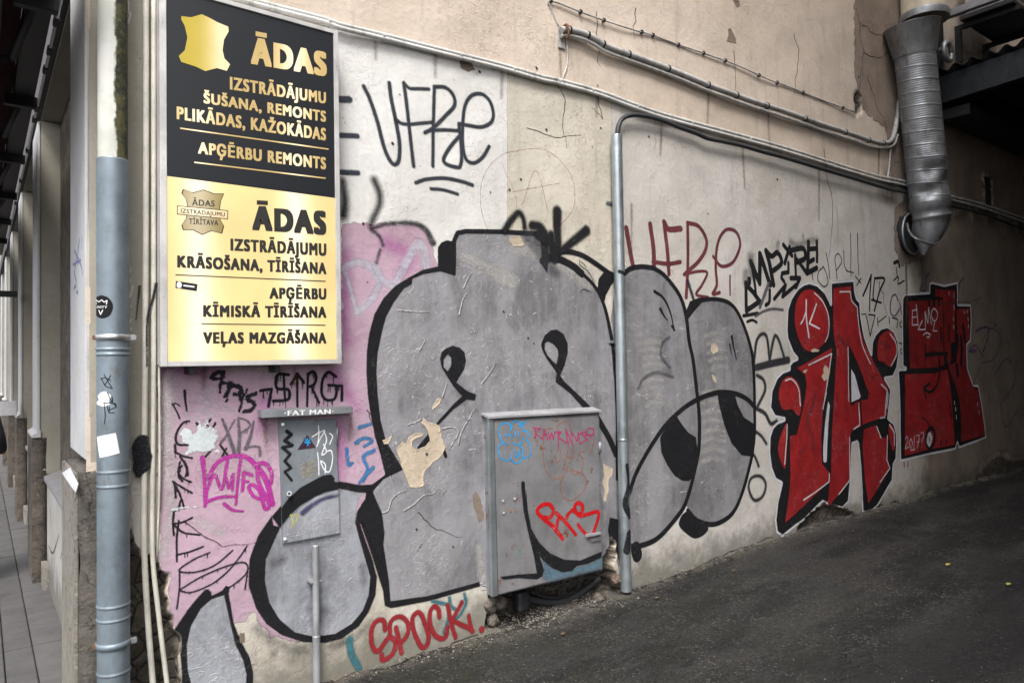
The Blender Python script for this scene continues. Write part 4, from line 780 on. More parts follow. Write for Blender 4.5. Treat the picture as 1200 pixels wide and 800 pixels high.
o = sheet('scribble', [St(crop(0, 580, 3.636, s_), 1.5) for s_ in ([(208, 215), (222, 245), (235, 225), (250, 170)], [(215, 60), (220, 130)], [(235, 180), (232, 330)], [(228, 70), (230, 110)], [(265, 240), (258, 270)], [(255, 380), (262, 440)])], ms_b, None, Side(.413), .001, st=.006, soft=.004); tag(o, 'thin black scribbles on the white wall under the first shop window', 'graffiti')
aw = empty('awning', (.2, 4, 3.3), 'retracted dark red awning with black folding arms along the shop front', 'awning')
m_fab = plain('dark red awning cloth', (.060, .010, .018), .85); 
boxes('cassette', [((.17, -.4, 3.30), (.275, 9.5, 3.44))], m_dark, aw, .008)
me = bpy.data.meshes.new('cloth'); pf = [(.17, 3.43), (.10, 3.38), (.02, 3.30), (-.25, 3.12), (-.55, 2.98)]; V = [(a, y, b+.008*math.sin(y*9)) for y in np.linspace(-.4, 9.5, 60) for a, b in pf]; nn = len(pf)
me.from_pydata(V, [], [(i*nn+k, i*nn+k+1, (i+1)*nn+k+1, (i+1)*nn+k) for i in range(59) for k in range(nn-1)]); link('cloth', me, m_fab, aw)
boxes('front_bar', [((-.59, -.4, 2.93), (-.54, 9.5, 2.99))], m_dark, aw, .006); boxes('rail', [((.035, -.4, 3.16), (.075, 9.5, 3.22))], m_dark, aw, .006)
for y in (.4, 1.9, 3.4, 4.9, 6.4, 7.9):
    tube('folding_arm', [(.20, y, 3.28), (.13, y+.45, 3.17)], .02, m_dark, aw, 8); tube('folding_arm', [(.13, y+.45, 3.17), (-.5, y+.62, 2.95)], .018, m_dark, aw, 8); box('arm_bracket', (.12, y-.05, 3.24), (.29, y+.0, 3.31), m_dark, aw, .004)
tl = empty('sky_gap_strip', (.295, 4, 3.3), 'thin white strip imitating the bright sky gap between awning and shop front', 'tube'); tube('tube', [(.298, y, 3.30) for y in (.33, 8.9)], .0075, plain('white sky gap strip', (.85, .87, .9), .25), tl, 10)  # white strip stands in for bright sky showing between awning and wall
for y in (.55, .95, 1.25, 2.0, 2.25, 3.1, 4.2, 5.3): box('holder', (.285, y, 3.285), (.312, y+.09, 3.312), m_dark, tl, .003)
bd = empty('projecting_sign', (.0, 4.4, 1.33), 'plain white board projecting over the pavement at the far left', 'sign')
yb = 5.62; P = onY((0, 470), yb); box('board', (-.45, yb-.03, onY((5, 487), yb)[2]), (.318, yb, onY((5, 470), yb)[2]), m_casing, bd, .004)
bk = empty('sign_arm', (0, 5.6, 2), 'dark bracket arm sticking out over the pavement at the far left', 'bracket'); box('arm', (-.5, yb-.05, onY((5, 348), yb)[2]), (.318, yb, onY((5, 341), yb)[2]), m_dark, bk, .004)

# ---------------------------------------------------------- the person at the left edge, seen from behind
def skinned(name, chains, mat, parent=None, sub=2, ss=None):
    vs, es, rs = [], [], []; idx = {}
    for ch in chains:
        prev = None
        for p, r in ch:
            k = tuple(round(c, 4) for c in p)
            if k not in idx: idx[k] = len(vs); vs.append(p); rs.append(r if isinstance(r, tuple) else (r, r))
            if prev is not None and prev != idx[k]: es.append((prev, idx[k]))
            prev = idx[k]
    me = bpy.data.meshes.new(name); me.from_pydata(vs, es, []); o = bpy.data.objects.new(name, me); COL.objects.link(o)
    md_ = o.modifiers.new('skin', 'SKIN'); 
    for i, r in enumerate(rs): me.skin_vertices[0].data[i].radius = r
    me.skin_vertices[0].data[0].use_root = True; s2 = o.modifiers.new('sub', 'SUBSURF'); s2.levels = s2.render_levels = sub
    dg = bpy.context.evaluated_depsgraph_get(); dg.update(); m2 = bpy.data.meshes.new_from_object(o.evaluated_get(dg)); bpy.data.objects.remove(o)
    m2.polygons.foreach_set('use_smooth', [True]*len(m2.polygons)); return link(name, m2, mat, parent)
pe = empty('person', (-.16, 3.15, 0), 'person in a black coat at the left edge, seen from behind, right arm bent', 'person')
px_, py_ = -.16, 3.15; P_ = lambda x, y, z: (px_+x, py_+y, z)
m_skin = plain('skin', (.46, .27, .20), .55); m_coat = plain('black wool coat', (.012, .012, .014), .9); m_hair = plain('dark hair', (.03, .02, .015), .6); m_trs = plain('dark trousers', (.02, .022, .03), .9)
fing = []
for i, (dx, L) in enumerate(((-.018, .062), (-.006, .072), (.006, .070), (.018, .058))): fing.append([(P_(.30+dx*.4, .10, .965+dx), .012), (P_(.30+dx*.4, .135, .96+dx), .009), (P_(.285+dx*.3, .135+L*.5, .95+dx), .0085), (P_(.268, .13+L*.7, .945+dx), .007)])
skinned('body', [[(P_(0, 0, .95), .13), (P_(0, 0, 1.15), .12), (P_(0, 0, 1.34), (.15, .11)), (P_(0, 0, 1.43), .06), (P_(0, .01, 1.50), .05), (P_(0, .02, 1.60), (.075, .09)), (P_(0, .02, 1.70), .065)],
    [(P_(0, 0, 1.34), (.15, .11)), (P_(.19, 0, 1.33), .055), (P_(.265, -.06, 1.08), .042), (P_(.30, .07, .97), .03), (P_(.30, .10, .965), (.03, .018))]]+fing+[[(P_(.30, .07, .97), .03), (P_(.283, .10, .985), .012), (P_(.268, .125, .985), .009)],
    [(P_(0, 0, 1.34), (.15, .11)), (P_(-.19, 0, 1.33), .055), (P_(-.25, .0, 1.05), .042), (P_(-.25, .04, .82), .03), (P_(-.25, .05, .74), (.018, .035))],
    [(P_(0, 0, .95), .13), (P_(.09, 0, .86), .085), (P_(.09, 0, .48), .055), (P_(.09, -.01, .10), .04), (P_(.09, .12, .04), .035)], [(P_(0, 0, .95), .13), (P_(-.09, 0, .86), .085), (P_(-.09, .03, .48), .055), (P_(-.09, .02, .10), .04), (P_(-.09, .16, .04), .035)]], m_skin, pe)
skinned('coat', [[(P_(0, 0, .84), (.20, .15)), (P_(0, 0, 1.0), (.19, .15)), (P_(0, 0, 1.2), (.18, .14)), (P_(0, 0, 1.36), (.20, .13)), (P_(0, 0, 1.46), .075)], [(P_(0, 0, 1.36), (.20, .13)), (P_(.20, 0, 1.34), .075), (P_(.268, -.06, 1.08), .062), (P_(.30, .055, .975), .042)], [(P_(0, 0, 1.36), (.20, .13)), (P_(-.20, 0, 1.34), .075), (P_(-.255, 0, 1.06), .06), (P_(-.25, .035, .83), .045)]], m_coat, pe)
for s_ in (-1, 1): skinned('trouser_leg', [[(P_(.09*s_, 0, .88), .10), (P_(.09*s_, 0, .5), .075), (P_(.09*s_, 0, .09), .06)]], m_trs, pe); skinned('shoe', [[(P_(.09*s_, -.03, .05), .045), (P_(.09*s_, .08, .04), .045), (P_(.09*s_, .17, .03), .035)]], m_dark, pe)
skinned('hair', [[(P_(0, -.005, 1.58), (.082, .075)), (P_(0, .0, 1.66), (.086, .095)), (P_(0, .02, 1.73), .06)]], m_hair, pe)

# ============================================================ graffiti: each piece lies on the wall as thin layers of paint
k_blk = dict(rough=.5)
m_bl = spray('black spray', (.011, .011, .013), soft=.004, nz=.0025)
m_blt = spray('thin black spray', (.012, .012, .014), soft=.003, nz=.003)
m_blsoft = spray('soft black spray', (.016, .016, .018), soft=.028, nz=.022, nscale=190)
m_blfaint = spray('faint dark overspray', (.05, .05, .06), soft=.03, nz=.02, op=.4)
m_sil = silver('silver paint', (.245, .24, .255))
m_sil2 = silver('pale silver paint', (.29, .30, .33))
m_streak = spray('old cream streaks', (.46, .445, .42), soft=.02, nz=.03, wear=.3, op=.55)
m_wht = spray('white spray', (.62, .62, .66), soft=.003, nz=.0015)
m_whtw = spray('worn white spray', (.50, .49, .56), soft=.012, nz=.01, op=.62)
m_red = spray('red spray', (.31, .018, .021), soft=.003, nz=.002, var=.22)
m_red2 = spray('darker red spray', (.23, .016, .018), soft=.003, nz=.002, var=.3)
m_pinkline = spray('dusty pink line', (.50, .20, .23), soft=.002, nz=.001)
m_mar = spray('maroon spray', (.13, .03, .04), soft=.005, nz=.004, op=1)
m_spk = spray('brick red spray', (.24, .018, .025), soft=.006, nz=.004)
m_mg = spray('magenta spray', (.36, .03, .25), soft=.004, nz=.003)
m_bluep = spray('blue chalky spray', (.045, .15, .32), soft=.003, nz=.010, wear=.25)
m_teal = spray('teal spray', (.04, .15, .18), soft=.008, nz=.005, op=.8)
m_gr = spray('grey tag spray', (.10, .09, .11), soft=.005, nz=.005, wear=.1, op=.8)
m_grl = spray('dark grey spray', (.03, .03, .035), soft=.012, nz=.008)
m_smear = spray('white brushed filler', (.52, .56, .58), soft=.004, nz=.02, nscale=55)
m_purp = spray('purple spray', (.07, .03, .16), soft=.008, nz=.005, op=.8)
m_cy = spray('bright blue marker', (.01, .30, .65), soft=.0015, nz=.0008)
m_mk = spray('magenta marker', (.42, .02, .13), soft=.0015, nz=.0015)
m_or = spray('orange marker', (.42, .12, .04), soft=.0015, nz=.0015, op=.75)
m_rd = spray('bright red marker', (.46, .006, .010), soft=.003, nz=.001)
m_thin = spray('faint red line', (.42, .20, .18), soft=.002, nz=.003, op=.5)
def gr(label, name='graffiti', cat='graffiti', P=(400, 500), group=None): return empty(name, tuple(onY(P, 0)), label, cat, group)
def clusters(surf, shapes):
    pts = [dense(surf, q[1], q[4] if q[0] == 's' else q[2], q[5] if q[0] == 's' else q[2]) for q in shapes]; R = [(max(q[2], q[3] or 0)/2*p[1].max() if q[0] == 's' else 0) for q, p in zip(shapes, pts)]
    D_s = []
    for (P, _), q in zip(pts, shapes):
        if q[0] == 'p': P = np.vstack([P, P[:1]])
        D_s.append(np.vstack([P[:-1]*(1-t_)+P[1:]*t_ for t_ in np.linspace(0, 1, 6)]))
    lab = list(range(len(shapes)))
    for i in range(len(shapes)):
        for j in range(i):
            if lab[i] != lab[j] and np.min(np.hypot(*(D_s[i][:, None]-D_s[j][None]).transpose(2, 0, 1))) < R[i]+R[j]+.006: a_, b_ = lab[i], lab[j]; lab = [b_ if l == a_ else l for l in lab]
    return [[s_ for s_, l in zip(shapes, lab) if l == u] for u in dict.fromkeys(lab)]
def one(label, shapes, m, name='tag_writing', cat='graffiti', group=None, surf=None, **k):
    sf = surf or WALL; cl = clusters(sf, shapes)
    if len(cl) == 1: return tag(sheet(name, shapes, m, None, surf, **k), label, cat, group)
    u = sf.uv(shapes[0][1][0]); e = empty(name, tuple(float(c) for c in sf.xyz(np.array(u[0]), np.array(u[1]), 0).ravel()), label, cat, group)
    for c in cl: sheet('stroke', c, m, e, surf, **k)
    return e

# ---- faint and early marks first
one('pale scribbled white loops on the lilac paint under the sign', [St(crop(190, 420, 5.714, s_), .9) for s_ in ([(150, 372), (200, 350), (300, 372), (352, 382), (250, 402), (160, 392), (150, 372)], [(185, 290), (260, 300), (330, 330), (420, 345), (480, 350)], [(240, 180), (300, 240), (360, 290), (400, 330)], [(230, 230), (300, 260), (250, 300), (330, 320), (270, 340)], [(160, 360), (260, 340), (380, 380)], [(260, 200), (350, 200), (300, 270), (440, 330)])], m_whtw, st=.003, soft=.006)
one('faint red circle with an A drawn on the white and tan plaster', [St([(600, 178), (640, 176), (668, 205), (672, 240), (655, 265), (620, 300), (585, 290), (565, 250), (566, 210), (582, 186)], .8, closed=True), St([(612, 240), (628, 200), (642, 250)], .8), St([(600, 225), (655, 215)], .7), St([(588, 190), (606, 240), (592, 290)], .6)], m_thin, st=.003, soft=.003)
DU = gr('pale white letters on the pink field left of the big silver letter', P=(430, 330)); z = lambda p: crop(400, 220, 3.636, p)
sheet('letter', [St(z([(0, 342), (25, 390), (65, 528)]), 6), St(z([(0, 345), (70, 318), (135, 345), (160, 410), (125, 480), (65, 530)]), 9)], m_whtw, DU, soft=.012, st=.004)
sheet('letter', [St(z([(145, 335), (180, 395), (225, 412), (268, 335), (310, 262), (340, 240), (358, 290), (362, 335)]), 9, 12)], m_whtw, DU, soft=.012, st=.004)
ed = gr('soft black edging sprayed round the top of the pink field', P=(460, 262)); sheet('edging', [St(z([(125, 178), (190, 155), (280, 150), (335, 160), (368, 190), (390, 235)]), 3, 8), St(z([(128, 180), (160, 205), (178, 245)]), 4, 3), St(z([(165, 265), (150, 320)]), 3, 2)], spray('edging spray', (.03, .03, .035), soft=.012, nz=.012, op=.8), ed, soft=.012, st=.004)
one('soft grainy black stroke hanging above the pink field', [St([(438, 211), (444, 226), (444, 240), (437, 256), (434, 264)], 6, 4)], m_blsoft, st=.004, soft=.03)
one('soft black cloud of spray on the wall beside the sign edge', [St([(401, 212), (404, 235), (402, 252)], 5, 9)], m_blsoft, st=.004, soft=.03)
DS = [([(399, 117), (409, 117)], 8, 'shortest and highest of three dark dashes beside the sign'), ([(399, 159), (418, 160)], 6, 'middle one of three dark dashes beside the sign'), ([(399, 202), (419, 203)], 6, 'lowest of three dark dashes beside the sign')]
m_dash = spray('blue black spray', (.035, .04, .055), soft=.007, nz=.004)
for p, w_, lb in DS: one(lb, [St(p, w_)], m_dash, group='three dark dashes beside the sign', st=.003, soft=.007)
# ---- the letters V F R e in black
v = lambda p: crop(410, 80, 5, p); m_v = spray('blue black tag spray', (.030, .035, .045), soft=.007, nz=.003)
VF = gr('large blue black tag reading VFRe in round letters, high on the white paint', P=(500, 150))
sheet('letter', [St(v([(80, 108), (118, 190), (160, 320), (198, 465), (238, 548), (268, 565), (288, 530), (288, 430), (265, 300), (242, 180), (230, 88)]), 4.8)], m_v, VF, st=.003, soft=.007)
sheet('letter', [St(v([(315, 88), (330, 200), (350, 380), (372, 575)]), 4.5), St(v([(315, 90), (350, 120), (400, 122), (462, 124)]), 4), St(v([(265, 298), (300, 325), (350, 330), (420, 323), (480, 318)]), 4)], m_v, VF, st=.003, soft=.007)
sheet('letter', [St(v([(495, 110), (490, 300), (485, 575)]), 4.3), St(v([(495, 110), (560, 115), (605, 160), (612, 220), (560, 280), (490, 350), (440, 378)]), 4.6), St(v([(440, 378), (480, 365), (560, 362), (630, 366)]), 4.2)], m_v, VF, st=.003, soft=.007)
sheet('letter', [St(v([(640, 330), (650, 420), (655, 520), (645, 575), (620, 580), (565, 562), (550, 530), (590, 460), (642, 400)]), 4.6), St(v([(640, 325), (700, 337), (770, 345), (825, 320), (842, 270), (822, 195), (775, 152), (715, 160), (675, 220), (662, 320), (662, 450), (682, 535), (730, 555), (780, 520), (815, 460)]), 4.4)], m_v, VF, st=.003, soft=.007)
sheet('underline', [St(v([(385, 672), (450, 652), (560, 646), (660, 665), (720, 685)]), 4.4)], m_v, VF, st=.003, soft=.007); sheet('underline', [St(v([(475, 708), (545, 714), (632, 738)]), 4)], m_v, VF, st=.003, soft=.007)
# ---- V F R e in maroon
a = lambda p: crop(700, 180, 3.636, p)
VM = gr('maroon tag reading VFRe on the pale plaster right of the zinc conduit', P=(800, 300))
for sh_ in ([St(a([(122, 318), (140, 420), (160, 510), (195, 575), (225, 580), (242, 540)]), 7, 6), St(a([(225, 302), (238, 400), (240, 500), (235, 570)]), 7, 6), St(a([(236, 462), (300, 470), (352, 462)]), 5)], [St(a([(285, 290), (296, 400), (304, 512)]), 6), St(a([(285, 292), (305, 322), (355, 320)]), 7)], [St(a([(385, 295), (386, 450), (378, 612)]), 5), St(a([(385, 295), (435, 312), (468, 380), (440, 450), (370, 515)]), 5), St(a([(370, 515), (430, 502), (468, 508), (445, 560), (420, 600), (470, 612)]), 3.5)], [St(a([(495, 438), (530, 480), (580, 460), (608, 390), (592, 335), (550, 325), (515, 380), (505, 480), (508, 560), (490, 598), (520, 592)]), 4.2), St(a([(565, 520), (565, 602)]), 2.5)]): sheet('letter', sh_, m_mar, VM, st=.004, soft=.006)
# ---- black tag with the missing first letters
K = lambda p: crop(860, 260, 8, p); K4 = lambda p: crop(860, 240, 4, p)
AM = gr('dense black slanted tag reading AMPIRE between the silver and red pieces', P=(920, 320))
for sh_ in ([St(K4([(55, 365), (60, 500)]), 5.8), St(K4([(55, 372), (90, 410), (120, 452), (60, 495)]), 6.5, smooth=False)], [St(K([(155, 375), (180, 480), (205, 680)]), 7.2, 4.3), St(K([(158, 378), (240, 575), (240, 300), (290, 450), (335, 590)]), 7.2, smooth=False)], [St(K([(295, 272), (335, 420), (366, 590)]), 7.2), St(K([(297, 275), (350, 322), (400, 290), (435, 330), (440, 395), (355, 465)]), 6.5)], [St(K([(510, 385), (508, 472), (448, 482), (440, 525), (466, 560)]), 5.2, smooth=False), St(K([(460, 215), (545, 315)]), 5.8), St(K([(522, 235), (475, 388)]), 5.8)], [St(K([(575, 310), (580, 505)]), 5.1), St(K([(545, 265), (650, 250), (668, 340), (590, 378)]), 6.5), St(K([(590, 350), (690, 482)]), 5.8)], [St(K([(700, 190), (695, 430), (690, 480), (778, 432)]), 6.5, smooth=False), St(K([(698, 382), (748, 352)]), 5.8), St(K([(700, 255), (762, 250)]), 5.8), St(K([(775, 185), (780, 370)]), 5.2)]): sheet('letter', sh_, m_blt, AM, st=.005, soft=.004)
sheet('flourish', [St(K([(530, 527), (622, 527), (580, 612)]), 5.8, smooth=False), St(K([(370, 722), (480, 592), (450, 700), (582, 590)]), 5.2, smooth=False), St(K([(140, 540), (140, 570)]), 7.2), St(K4([(45, 520), (110, 508)]), 4.3), St(K4([(62, 548), (85, 540), (105, 550)]), 3.5), St(K4([(165, 400), (162, 455), (147, 470)]), 4.9)], m_blt, AM, st=.005, soft=.004)
sheet('overspray', [St(K([(155, 340), (160, 500)]), 14, 10), St(K([(410, 200), (405, 260)]), 6), St(K([(530, 190), (600, 215), (690, 190), (780, 170)]), 7), St(K([(650, 130), (650, 200)]), 4), St(K([(110, 480), (110, 560)]), 12)], m_blfaint, AM, st=.008, soft=.03)
one('grey arc sprayed under the dense black tag', [St(K4([(100, 522), (140, 498), (180, 488), (228, 492)]), 3.4), St(K([(320, 580), (240, 800)]), 5)], m_gr, st=.005, soft=.008)
w2_ = lambda p: crop(860, 370, 3.478, p)
one('dark M shaped tag with a heavy base bar beside the red piece', [St(w2_([(82, 190), (90, 110), (112, 75), (135, 90), (145, 185)]), 4.2), St(w2_([(145, 185), (165, 85), (185, 105), (208, 175)]), 4.2), St(w2_([(92, 210), (150, 195), (222, 180)]), 8.4)], m_grl, st=.005, soft=.012)
one('dark looping letters between the silver bubbles and the red piece', [St(w2_([(95, 242), (122, 262), (128, 305), (98, 370)]), 4.2), St(w2_([(96, 378), (130, 400), (150, 438), (175, 430)]), 4.8), St(w2_([(86, 470), (112, 490), (132, 520)]), 3.6), St(w2_([(72, 560), (86, 575), (101, 612)]), 3.6), St([(806, 330), (812, 350)], 4)], m_grl, st=.005, soft=.01)
one('small black ring sprayed low between the silver and red pieces', [St(w2_([(60, 700), (72, 660), (108, 653), (130, 685), (116, 735), (82, 750)]), 3.6, closed=True)], m_grl, st=.005, soft=.008)
L = lambda p: crop(940, 270, 6.154, p)
one('thin black handwriting of loops and strokes above the red piece', [St(L(s_), 1.5) for s_ in ([(175, 162), (190, 260), (200, 350)], [(152, 262), (120, 300), (118, 362), (158, 405), (186, 375), (168, 295), (150, 258)], [(75, 300), (82, 358)], [(240, 250), (248, 350)], [(242, 292), (285, 225), (262, 168), (236, 200), (244, 290)], [(300, 148), (305, 255), (325, 292)], [(348, 22), (350, 200), (352, 330)], [(318, 292), (372, 305)], [(398, 22), (400, 180), (410, 320)])], m_blt, st=.004, soft=.004)
one('small black x mark right of the thin handwriting', [St(L([(385, 330), (425, 380)]), 1.8), St(L([(425, 345), (395, 396)]), 1.8)], m_blt, st=.004, soft=.004)
one('bold black tag reading 17 above the small red bubble', [St(L([(497, 322), (470, 400), (440, 470)]), 3.2), St(L([(497, 322), (490, 450), (485, 580)]), 2.6), St(L([(520, 345), (590, 350), (555, 440), (522, 580)]), 3), St(L([(520, 345), (510, 470), (518, 500)]), 2.4), St(L([(500, 500), (570, 522)]), 2.6)], m_blt, st=.005, soft=.005)
one('thin black tag reading Vrisc beside the red stem', [St(L([(420, 605), (455, 603)]), 1.2), St(L([(456, 602), (475, 680), (492, 760), (528, 612), (478, 606)]), 2, smooth=False), St(L([(545, 632), (550, 690)]), 1.8), St(L([(550, 662), (610, 616)]), 1.5), St(L([(630, 622), (632, 670)]), 1.5), St(L([(650, 630), (688, 645), (682, 700)]), 1.8), St(L([(722, 645), (702, 680), (722, 705)]), 1.8)], m_blt, st=.004, soft=.004)
one('purple loop shaped like a G beside the second red piece', [St(L([(692, 510), (672, 465), (648, 480), (636, 540), (642, 600), (668, 615), (702, 565)]), 2), St(L([(702, 525), (718, 610)]), 1.8)], m_purp, st=.005, soft=.008)
one('blotted black letters dripping under the wall hole', [St(L([(660, 235), (690, 225), (700, 260)]), 4.5), St(L([(675, 265), (682, 330)]), 2), St(L([(655, 362), (690, 335), (690, 385), (735, 362)]), 2)], m_blt, st=.005, soft=.005)
D_ = lambda p: crop(1040, 320, 6.667, p); E_2 = lambda p: crop(1040, 420, 6.154, p)
one('short purple stroke above the second red piece', [St(D_([(325, 5), (300, 30), (298, 130), (255, 130), (275, 90)]), 2.4)], m_purp, st=.006, soft=.01); one('second purple flick above the second red piece, further right', [St(D_([(590, 38), (565, 80), (555, 150)]), 2.2)], m_purp, st=.006, soft=.01)
one('dim purple lettering on the dark wall right of the second red piece', [St(D_([(690, 455), (730, 430), (785, 430), (775, 520), (745, 610)]), 2.6), St(D_([(640, 610), (690, 605)]), 3), St(D_([(835, 415), (845, 405)]), 2.6), St(D_([(640, 600), (680, 560), (715, 600), (740, 650)]), 1.4)], m_purp, st=.007, soft=.01)
one('dim grey handwriting low on the dark wall at the far right', [St([(1150, 400), (1160, 385), (1172, 395), (1165, 420), (1150, 425)], 1.4), St([(1165, 440), (1180, 420), (1190, 445), (1175, 470)], 1.4), St([(1172, 470), (1178, 500), (1192, 480)], 1.4), St([(1148, 430), (1140, 452)], 1.3)], m_gr, st=.008, soft=.01)
one('vertical black marks between the two red pieces', [St(D_([(15, 345), (17, 395)]), 1.5), St(D_([(90, 545), (120, 555)]), 1.6), St(D_([(100, 600), (125, 580)]), 1.6), St(D_([(100, 615), (122, 645)]), 1.6), St(D_([(120, 505), (125, 520)]), 1.6)], m_blt, st=.005, soft=.004)

# ---- first red piece
A = lambda p: crop(920, 330, 5.333, p); B = lambda p: crop(900, 460, 4.706, p); C_ = lambda p: crop(880, 400, 3.333, p)
R1 = gr('bright red bubble letters with black shadow and white outline, left of two red pieces', P=(975, 480))
OUT = [(934, 420), (929, 414), (922, 397), (921, 386), (922, 362), (926, 350), (931, 342), (936, 336), (942, 332), (949, 330), (958, 333), (967, 342), (972, 352), (973.5, 356), (973, 330), (1001, 327.5), (1002, 341), (1004, 349), (1008, 354), (1009, 372), (1013.5, 395), (1021, 415), (1022, 400), (1026, 391), (1032, 384), (1040, 382), (1048, 388), (1052.5, 400), (1053.5, 414), (1051, 431), (1046, 442), (1037, 443.5), (1044, 456), (1043, 470), (1041, 490), (1047.5, 495), (1051, 508), (1051, 524), (1050, 538), (1046.5, 544), (1046, 550), (1045.5, 563), (1028, 593), (1018, 602), (1010, 600), (1008, 545), (1005.5, 520), (1004, 518), (998.5, 520), (997, 560), (995, 588), (987, 596), (972, 592), (964, 588), (943, 609), (932, 616), (916, 629), (909, 624), (907, 609), (909.5, 588), (915, 566), (908, 562), (903, 549), (900.5, 530), (901, 511), (905, 500), (911, 494), (919, 491), (908, 489), (902, 478), (904, 457), (910, 442), (917, 435), (925, 432), (925, 427), (929, 422)]
sheet('white_outline', [Pg(OUT)], m_wht, R1, st=.006)
sheet('black_outline', [Pg(OUT, False, .021)], m_bl, R1, st=.006, clip=False)
for sh_ in ([Pg(A([(135, 50), (180, 55), (220, 90), (253, 150), (270, 220), (268, 300), (248, 370), (212, 412), (165, 438), (120, 420), (85, 360), (62, 270), (60, 200), (70, 130), (98, 75)]), True)],
    [Pg(A([(300, 40), (410, 30), (415, 100), (445, 150), (460, 260), (490, 370), (540, 470), (600, 590), (648, 680)])+B([(655, 0), (655, 125), (610, 146), (560, 160), (515, 180), (500, 200), (455, 215), (452, 480), (390, 560), (335, 625), (330, 600), (345, 430), (352, 200), (362, 0)])+A([(316, 430), (300, 340)]))],
    [Pg(B([(525, 200), (600, 175), (612, 235), (635, 250), (652, 232), (657, 370), (668, 420), (620, 500), (550, 610), (535, 500), (522, 300)]))],
    [Pg(A([(75, 540), (290, 412), (280, 470), (250, 700)])+B([(305, 30), (292, 250), (297, 390), (335, 440), (335, 490), (200, 620), (90, 715), (112, 560), (118, 480), (120, 235), (158, 232), (205, 30)])+A([(135, 640), (125, 580), (100, 560)]))],
    [Pg(C_([(110, 220), (115, 170), (140, 138), (170, 145), (190, 180), (196, 250), (186, 290), (160, 265), (125, 265)]), True)],
    [Pg(B([(105, 170), (75, 220), (55, 290), (60, 350), (85, 415), (95, 390), (102, 300)]), True)],
    [Pg(A([(655, 305), (688, 350), (695, 430), (680, 500), (650, 530), (615, 500), (585, 490), (578, 420), (590, 350), (620, 315)]), True)],
    [Pg(B([(670, 170), (698, 210), (700, 280), (690, 320), (675, 290), (665, 230)]), True)]): sheet('red_fill', sh_, m_red, R1, st=.006, clip=False)
sheet('black_gap', [Pg(A([(395, 395), (425, 450), (525, 690), (520, 735), (470, 740), (405, 775), (395, 600)]))], m_bl, R1, st=.005, clip=False)
sheet('white_gap', [Pg(A([(408, 545), (430, 580), (474, 725), (412, 752)]))], m_wht, R1, st=.004, clip=False); sheet('white_gap', [Pg(B([(330, 45), (338, 70), (330, 200), (322, 378), (312, 385), (304, 375), (303, 300), (315, 150)]))], m_wht, R1, st=.004, clip=False)
sheet('black_bar', [St(B([(455, 245), (470, 215), (530, 190), (600, 168), (660, 158)]), 5, 4), Pg(B([(610, 160), (665, 150), (655, 230), (632, 250), (612, 210)])), St(B([(508, 30), (515, 190)]), 3)], m_bl, R1, st=.005, clip=False)
HL = [St(A(p), 1.7) for p in ([(185, 70), (230, 120), (262, 190), (270, 260), (262, 330), (245, 375)], [(450, 160), (455, 240), (475, 370), (500, 440), (535, 515)], [(600, 640), (640, 690), (636, 790)], [(655, 325), (690, 380), (695, 450), (660, 525)])]+[St(A(p), 1.7, smooth=False) for p in ([(338, 64), (405, 62), (415, 120), (445, 155)], [(145, 520), (285, 450), (262, 620), (236, 795)], [(388, 410), (393, 745)])]+[St(C_(p), 1.7) for p in ([(135, 152), (160, 148), (185, 185), (192, 250)],)]+[St(B(p), 1.7, smooth=False) for p in ([(318, 0), (302, 90)], [(655, 0), (645, 135), (620, 140)], [(105, 175), (98, 290), (88, 392)], [(335, 445), (335, 490), (260, 548), (195, 592)], [(446, 245), (450, 480), (390, 558)], [(500, 60), (502, 178), (470, 200)], [(600, 185), (622, 250)], [(657, 235), (650, 370), (668, 415), (615, 492)], [(670, 175), (695, 220), (695, 290)])]
sheet('highlight', HL, m_wht, R1, st=.003, soft=.004, clip=False)
KK = sheet('letter', [St(A([(132, 115), (130, 225), (146, 348)]), 2.6), St(A([(195, 140), (165, 220), (148, 262)]), 2.4), St(A([(148, 262), (185, 280), (210, 293)]), 2.2), St(A([(128, 185), (112, 235), (97, 262)]), 2)], m_wht, R1, st=.003, clip=False)
sheet('scuff', [St(A([(600, 380), (640, 400), (620, 420), (650, 405)]), 2), St(A([(330, 340), (375, 400), (390, 370)]), 4), St(B([(235, 90), (215, 160), (240, 230), (245, 310)]), 4), St(B([(260, 0), (240, 90)]), 4), St(B([(170, 330), (200, 300)]), 2)], m_blfaint, R1, st=.006, soft=.015, clip=False)
sheet('paint_chip', [Pg(A([(235, 545), (245, 520), (258, 530), (275, 560), (262, 610), (240, 620), (225, 590), (238, 570)])), Pg(A([(155, 428), (178, 418), (212, 424), (205, 436), (162, 440)])), Pg(A([(112, 552), (138, 548), (130, 570), (115, 568)]))], m_patch, R1, st=.003, soft=.0015, jag=.3, rim=.001, clip=False)
